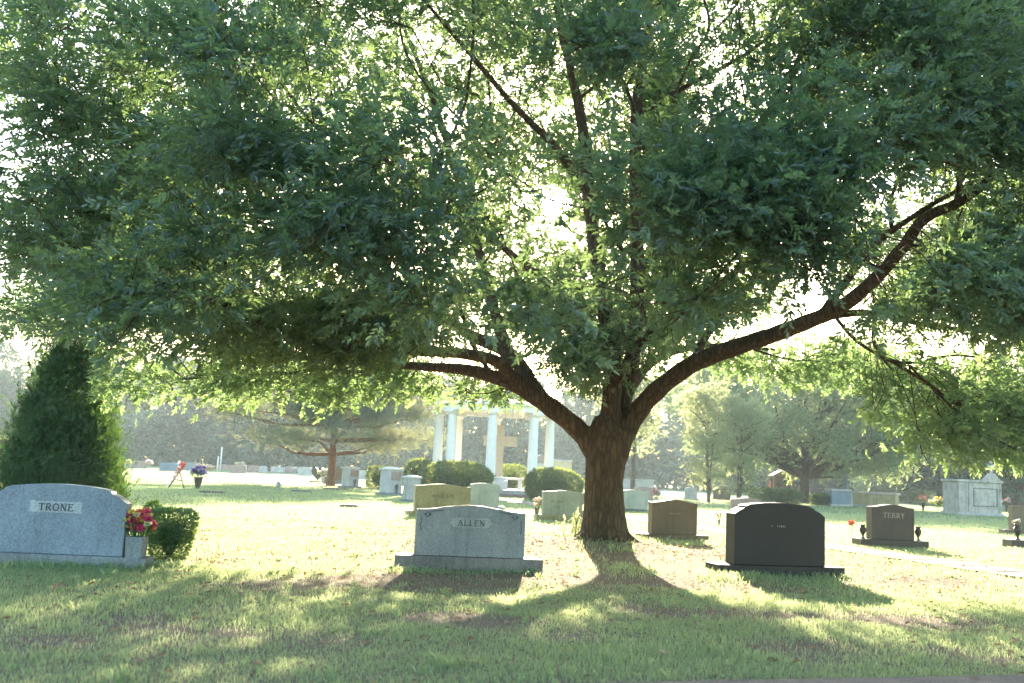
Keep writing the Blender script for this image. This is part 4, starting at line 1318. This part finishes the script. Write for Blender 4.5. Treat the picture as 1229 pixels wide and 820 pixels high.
flowers('dull pink flowers on a tilted easel right of the long tan crypt', gp(1108, 613), .9, .5, .7, ['pale_pink', 'coral'], 18, ('bronze', .3, .6), 10, psz=.14)
flowers('pale yellow flowers at the left foot of the grey mausoleum', gp(1126, 612), 1.3, .8, .3, ['yellow', 'cream'], 28, None, 11, psz=.18)
flowers('red and white flowers at the right foot of the grey mausoleum', gp(1208, 615), .8, .6, .7, ['coral', 'white', 'pale_pink'], 20, ('bronze', .3, .6), 12, psz=.14)
flowers('pale flowers in a small urn left of the pale olive headstone', gp(644, 623), .36, .3, .38, ['cream', 'pale_pink'], 14, ('grey_base', .16, .36), 13, psz=.07)
flowers('yellow flower mound among the distant headstones on the left', gp(247, 565), 2.4, .6, .1, ['yellow', 'cream', 'pale_pink'], 36, None, 14, psz=.3)
flowers('white flowers resting on top of a distant pink headstone', gp(286, 567) + Vector((0, .2, .95)), 1.2, .35, .0, ['white', 'cream'], 20, None, 15, psz=.18)
flowers('white flowers at the left end of the leftmost distant pink headstone', gp(152, 562.5), .8, .5, .5, ['white', 'yellow'], 16, ('pale_granite', .3, .5), 16, psz=.18)
flowers('white flowers at the right end of the leftmost distant pink headstone', gp(179, 562.5), 1.0, .6, .5, ['white', 'pale_pink'], 20, ('pale_granite', .3, .5), 17, psz=.18)
flowers('pale flowers between two distant headstones on the far lawn', gp(354, 569), 1.0, .7, .3, ['white', 'pale_pink'], 18, ('pale_granite', .3, .4), 18, psz=.18)
flowers('tiny white flowers alone on the far lawn left of the pillar monuments', gp(333, 588), .35, .3, .15, ['white'], 8, ('pale_granite', .12, .14), 19, psz=.1)
flowers('sparse brown dried flowers on a thin stem left of the near-black headstone', gp(863, 632), .2, .16, .28, ['pale_pink'], 7, ('bronze', .07, .2), 21, psz=.05)
# tilted flower easel
t_ = thing('flower_easel', 'tilted easel with a red and white spray, left of the purple flowers', 'easel', gp(211, 586))
MB().tube([(-.35, 0, 0), (.35, 0, 1.15)], .035, 6).tube([(.1, 0, .8), (.25, .4, 0)], .025, 6).tube([(-.1, -.05, .4), (.25, -.05, .35)], .025, 6).build('stand', MT['brown_wood'], t_)
rng = np.random.default_rng(2)
for cn, a, b_ in (('white', .05, .45), ('pale_pink', .4, .9), ('coral', .7, .95)):
    P = np.array([(-.38 + .7 * q + rng.normal() * .05, -.06 + rng.normal() * .04, 1.15 * q + rng.normal() * .05 + .08) for q in rng.uniform(a, b_, 26)])
    v, f, t = scatter([leaf_quads(.16, .12, -.2)], P, rand_dir(rng, len(P)), rng.uniform(.7, 1.2, len(P)), rng, P[:, 0])
    npmesh('petals', v, f, PET[cn], t_)
# vase-urn stone at the right edge
p = gp(1222, 658)
t_ = thing('grave_base', 'dark granite grave base with an urn on it at the right edge of the view', 'grave base', p + Vector((.2, .25, 0)), .05)
MB().box((.1, 0, .08), (.95, .5, .26)).build('slab', MT['terry_granite'], t_, .01)
urn('dark urn with pale flowers at the right edge of the view', p + Vector((.12, .25, .212)), .42, 'terry_granite')
flowers('pale wisps of flowers in the urn at the right edge', p + Vector((.12, .25, .63)), .2, .12, .02, ['white', 'pale_pink'], 8, None, 23, psz=.05)

# white posts
for x, tp, bt, lab in ((264, 537, 566, 'tall thin white post among the distant headstones'), (260.5, 548, 566, 'short thin white post left of the tall one')):
    p = gp(x, bt); H = (bt - tp) / F_PX * p.y
    t_ = tag(MB().tube([(0, 0, 0), (0, 0, H)], .075, 10).build('white_post', MT['white_paint']), lab, 'post')
    t_.location = p


# ------------------------------------------------------------------ pavilion
PY = 62.0
pc = at(590, 590, PY); pcen = Vector((pc.x, PY, 0)); s_ = PY / F_PX
pav = thing('pavilion', 'round white columned pavilion with a ring beam and low grey roof behind the headstones', 'pavilion', pcen)
PR = 3.45
zc = at(590, 497, PY).z
MB().lathe([(PR + 1.15, -.1), (PR + 1.15, .2), (PR + 1.1, .22)], k=48).build('step', MT['pink_granite'], pav, flat=True)
MB().lathe([(PR + .65, .2), (PR + .65, .40), (PR + .6, .42)], k=48).build('floor', MT['pale_granite'], pav, flat=True)
th0 = math.radians(-91.5)
for i in range(8):
    a = th0 + i * math.pi / 4
    cx_, cy_ = PR * math.cos(a), PR * math.sin(a)
    cpar = MB().lathe([(.29, .6), (.30, 1.6), (.285, 3.0), (.25, zc - .32), (.25, zc - .24)], (cx_, cy_, 0), 20).build('column', MT['white_paint'], pav)
    MB().box((cx_, cy_, .48), (.82, .82, .125), a).lathe([(.38, .545), (.39, .6), (.33, .66)], (cx_, cy_, 0), 20).build('plinth', MT['white_paint'], cpar)
    MB().lathe([(.26, zc - .26), (.34, zc - .17), (.35, zc - .12)], (cx_, cy_, 0), 20).box((cx_, cy_, zc - .06), (.74, .74, .115), a).build('capital', MT['white_paint'], cpar)


def ring(r0, r1, z0, z1, k=48):
    mb = MB(); vs = []
    for r, z_ in ((r0, z0), (r1, z0), (r1, z1), (r0, z1)):
        for j in range(k):
            a = 2 * math.pi * j / k
            vs.append((r * math.cos(a), r * math.sin(a), z_))
    fs = [(i * k + j, i * k + (j + 1) % k, ((i + 1) % 4) * k + (j + 1) % k, ((i + 1) % 4) * k + j) for i in range(4) for j in range(k)]
    return mb.add(vs, fs)


ring(PR - .3, PR + .3, zc, zc + .34).build('ring_beam', MT['white_paint'], pav)
ring(PR - .42, PR + .42, zc + .342, zc + .46).build('cornice', MT['white_paint'], pav)
rf = MB()
n_c = 7
for i in range(n_c):
    r0 = (PR + .35) * (1 - i / n_c); r1 = (PR + .35) * (1 - (i + 1) / n_c) + .08
    z0 = zc + .47 + i * .085; z1 = z0 + .10
    rf.lathe([(r0, z0), (max(r1, .5), z1)], k=48)
rf.build('roof', MT['roof_shingle'], pav, flat=True)
cup = MB()
for i in range(5): cup.box((0, 0, zc + 1.1 + i * .13), (1.25 - .03 * i, 1.25 - .03 * i, .08), math.pi / 4 * .3)
cup.box((0, 0, zc + 1.35), (.9, .9, .75), math.pi / 4 * .3).box((0, 0, zc + 1.82), (1.4, 1.4, .2), math.pi / 4 * .3, .2)
cup.build('cupola', MT['dark_slats'], pav)

# cross stands inside
p = at(598, 586, PY + .0); cr = thing('cross', 'large tan limestone cross standing inside the white pavilion', 'cross', (p.x, PY - 1.2, .42))
ct = at(594, 511, PY).z - .42
MB().box((0, 0, .26), (1.1, 1.0, .52)).box((0, 0, .62), (.8, .75, .2)).build('pedestal', MT['white_marble'], cr, .015)
za = at(594, 530, PY).z - .42
MB().box((0, 0, .722 + (ct - .722) / 2), (.44, .36, ct - .722)).build('upright', MT['limestone'], cr, .012)
for s in (-1, 1): MB().box((s * (.222 + .40), 0, za), (.8, .34, .62)).build('arm', MT['limestone'], cr, .012)

# bench
p = at(613, 588, PY + 2.0)
bn = thing('stone_bench', 'pale marble bench between the right columns of the white pavilion', 'bench', (p.x, PY + .6, .42))
MB().box((0, 0, .62), (1.75, .6, .13)).build('seat', MT['white_marble'], bn, .02)
for s in (-1, 1): MB().box((s * .55, 0, .277), (.26, .46, .55)).build('leg', MT['white_marble'], bn, .015)


# ------------------------------------------------------------------ crypts, mausoleums and other buildings
def crypt(label, x0, x1, top, bot, m='concrete', cross=False, rz=0, depth=2.4, slab=True, Y=None, name='mausoleum', pan=True):
    xc = (x0 + x1) / 2
    p = gp(xc, bot) if Y is None else Vector((at(xc, bot, Y).x, Y, 0))
    s_ = p.y / F_PX
    W = (x1 - x0) * s_; H = at(xc, top, p.y).z
    t_ = thing(name, label, 'mausoleum' if name == 'mausoleum' else 'crypt', p + Vector((0, depth / 2, 0)), rz)
    MB().box((0, 0, .06), (W * 1.05, depth + .25, .22)).build('plinth', MT['pale_granite'], t_, .02)
    MB().box((0, 0, .172 + (H - .42) / 2), (W * .96, depth, H - .42)).build('body', MT[m], t_, .02)
    MB().box((0, 0, H - .16), (W * 1.03, depth + .2, .16)).build('cap', MT['pale_granite' if not cross else m], t_, .03)
    if pan:
        pw_ = W * .52
        ring_ = MB(); X0 = W * .12
        for (a, b_, c, d_) in ((X0 - pw_ / 2, H * .26, pw_, .05), (X0 - pw_ / 2, H * .74, pw_, .05)):
            ring_.box((a + c / 2, -depth / 2 - .02, b_), (c, .04, d_))
        for xx in (X0 - pw_ / 2, X0 + pw_ / 2): ring_.box((xx, -depth / 2 - .022, H * .5), (.05, .044, H * .48 + .05))
        ring_.build('front_panel', MT['grey_base'], t_)
        for xx in (-.46, -.30, -.24, .46): MB().box((W * xx, -depth / 2 - .03, .172 + (H - .42) / 2), (W * .035, .06, H - .43)).build('pilaster', MT[m], t_)
    if cross:
        gx0 = W * .28
        MB().prism([(gx0 - W * .2, H - .078), (gx0 + W * .2, H - .078), (gx0 + .18, H + .42), (gx0 - .18, H + .42)], -depth / 2 - .05, -depth / 2 + .3).build('gable', MT[m], t_, .02)
        MB().box((gx0, -depth / 2 + .12, H + .83), (.15, .15, .82)).box((gx0 - .19, -depth / 2 + .12, H + .93), (.23, .13, .16)).box((gx0 + .19, -depth / 2 + .12, H + .93), (.23, .13, .16)).build('cross', MT[m], t_, .01)
    return t_


crypt('grey stone mausoleum topped by a small cross on the right lawn', 1149, 1203, 575, 619, 'concrete', True, .03, 2.3)
crypt('long low tan crypt left of the grey mausoleum', 1022, 1082, 590, 609, 'tan_granite', False, -.5, 2.2, name='crypt', pan=False)
crypt('long low white crypt seen just right of the oak trunk', 734, 785, 574, 590, 'pale_granite', False, 0, 2, name='crypt', pan=False)
crypt('pale blue grey crypt with a white niche right of the shade tree', 998, 1022, 586, 608, 'blue_granite', False, 0, 1.6, name='crypt', pan=False)
crypt('tan far mausoleum block seen through the right columns of the pavilion', 661, 686, 551, 577, 'tan_granite', False, 0, 4, Y=120, pan=False)
# small white gabled mausoleum
Yg = 112; pg = at(648, 572, Yg); s_ = Yg / F_PX
t_ = thing('gabled_mausoleum', 'small white gabled mausoleum far behind the right columns of the pavilion', 'mausoleum', (pg.x, Yg, 0))
hz_ = at(648, 556, Yg).z; hp_ = at(648, 545, Yg).z
MB().box((0, 1.5, hz_ / 2), (26 * s_, 3, hz_)).build('body', MT['white_marble'], t_)
MB().prism([(-14 * s_, hz_ + .003), (14 * s_, hz_ + .003), (0, hp_)], -.2, 3.2).build('roof', MT['pink_granite'], t_)

# red-brown wooden shrine under the shade tree
p = gp(943, 601); s_ = p.y / F_PX
t_ = thing('shrine', 'red brown wooden shrine with an open front and a wreath under the shade tree', 'shrine', p + Vector((0, 1.2, 0)))
Ws, Hs = 25 * s_, 32 * s_
for x in (-1, 1):
    MB().box((x * Ws * .46, -.5, Hs * .45), (.22, .22, Hs * .9)).build('post', MT['brown_wood'], t_, .01)
MB().box((0, .5, Hs * .45), (Ws, .12, Hs * .88)).build('back_panel', MT['brown_wood'], t_)
MB().prism([(-Ws * .62, Hs * .9), (Ws * .62, Hs * .9), (Ws * .1, Hs * 1.12), (-Ws * .1, Hs * 1.12)], -.9, .9).build('roof', MT['brown_wood'], t_)
wr = MB()
for i in range(20):
    a0, a1 = 2 * math.pi * i / 20, 2 * math.pi * (i + 1) / 20
    wr.tube([(.55 * math.cos(a0), -.72, Hs * .5 + .55 * math.sin(a0)), (.55 * math.cos(a1), -.72, Hs * .5 + .55 * math.sin(a1))], .14, 7, cap=False)
o = wr.build('wreath', MT['cedar_leaf']); o.location = p + Vector((0, 1.2, 0))
tag(o, 'round green wreath hanging at the front of the red brown shrine', 'wreath')

# statue on a pedestal by the blue crypt
p = gp(1013, 607)
t_ = thing('statue', 'small bluish stone figure on a block beside the pale blue crypt', 'statue', p + Vector((0, -.6, 0)))
MB().box((0, 0, .5), (.8, .7, 1.0)).build('pedestal', MT['pale_granite'], t_, .02)
MB().lathe([(.28, 1.0), (.24, 1.3), (.17, 1.65), (.22, 1.85), (.2, 1.98), (.08, 2.05), (.12, 2.14), (.12, 2.26), (.05, 2.34)], k=14).build('figure', MT['blue_granite'], t_)

# timber shelter at the left edge
Yb = 48
pL, pR_ = at(-60, 580, Yb), at(15, 580, Yb)
t_ = thing('timber_shelter', 'tan timber framed shelter with a dark window at the left edge of the view', 'shelter', ((pL.x + pR_.x) / 2, Yb, 0))
Wb = pR_.x - pL.x; Hb = at(10, 523, Yb).z
MB().box((0, 1.5, .55), (Wb * .96, 3, 1.1)).build('lower_wall', MT['concrete'], t_)
MB().box((0, 1.5, 1.1 + (Hb - 1.3) / 2 + .003), (Wb * .9, 2.8, Hb - 1.3)).build('window', MT['dark_glass'], t_)
MB().box((0, 1.5, Hb - .1), (Wb * 1.03, 3.3, .22)).build('roof_beam', MT['wood'], t_, .01)
MB().box((0, .02, 1.16), (Wb * .98, .24, .16)).build('sill', MT['wood'], t_, .01)
for x in (-.45, -.15, .15, .39): MB().box((x * Wb, .03, 1.25 + (Hb - 1.46) / 2), (.16, .16, Hb - 1.46)).build('post', MT['wood'], t_, .008)
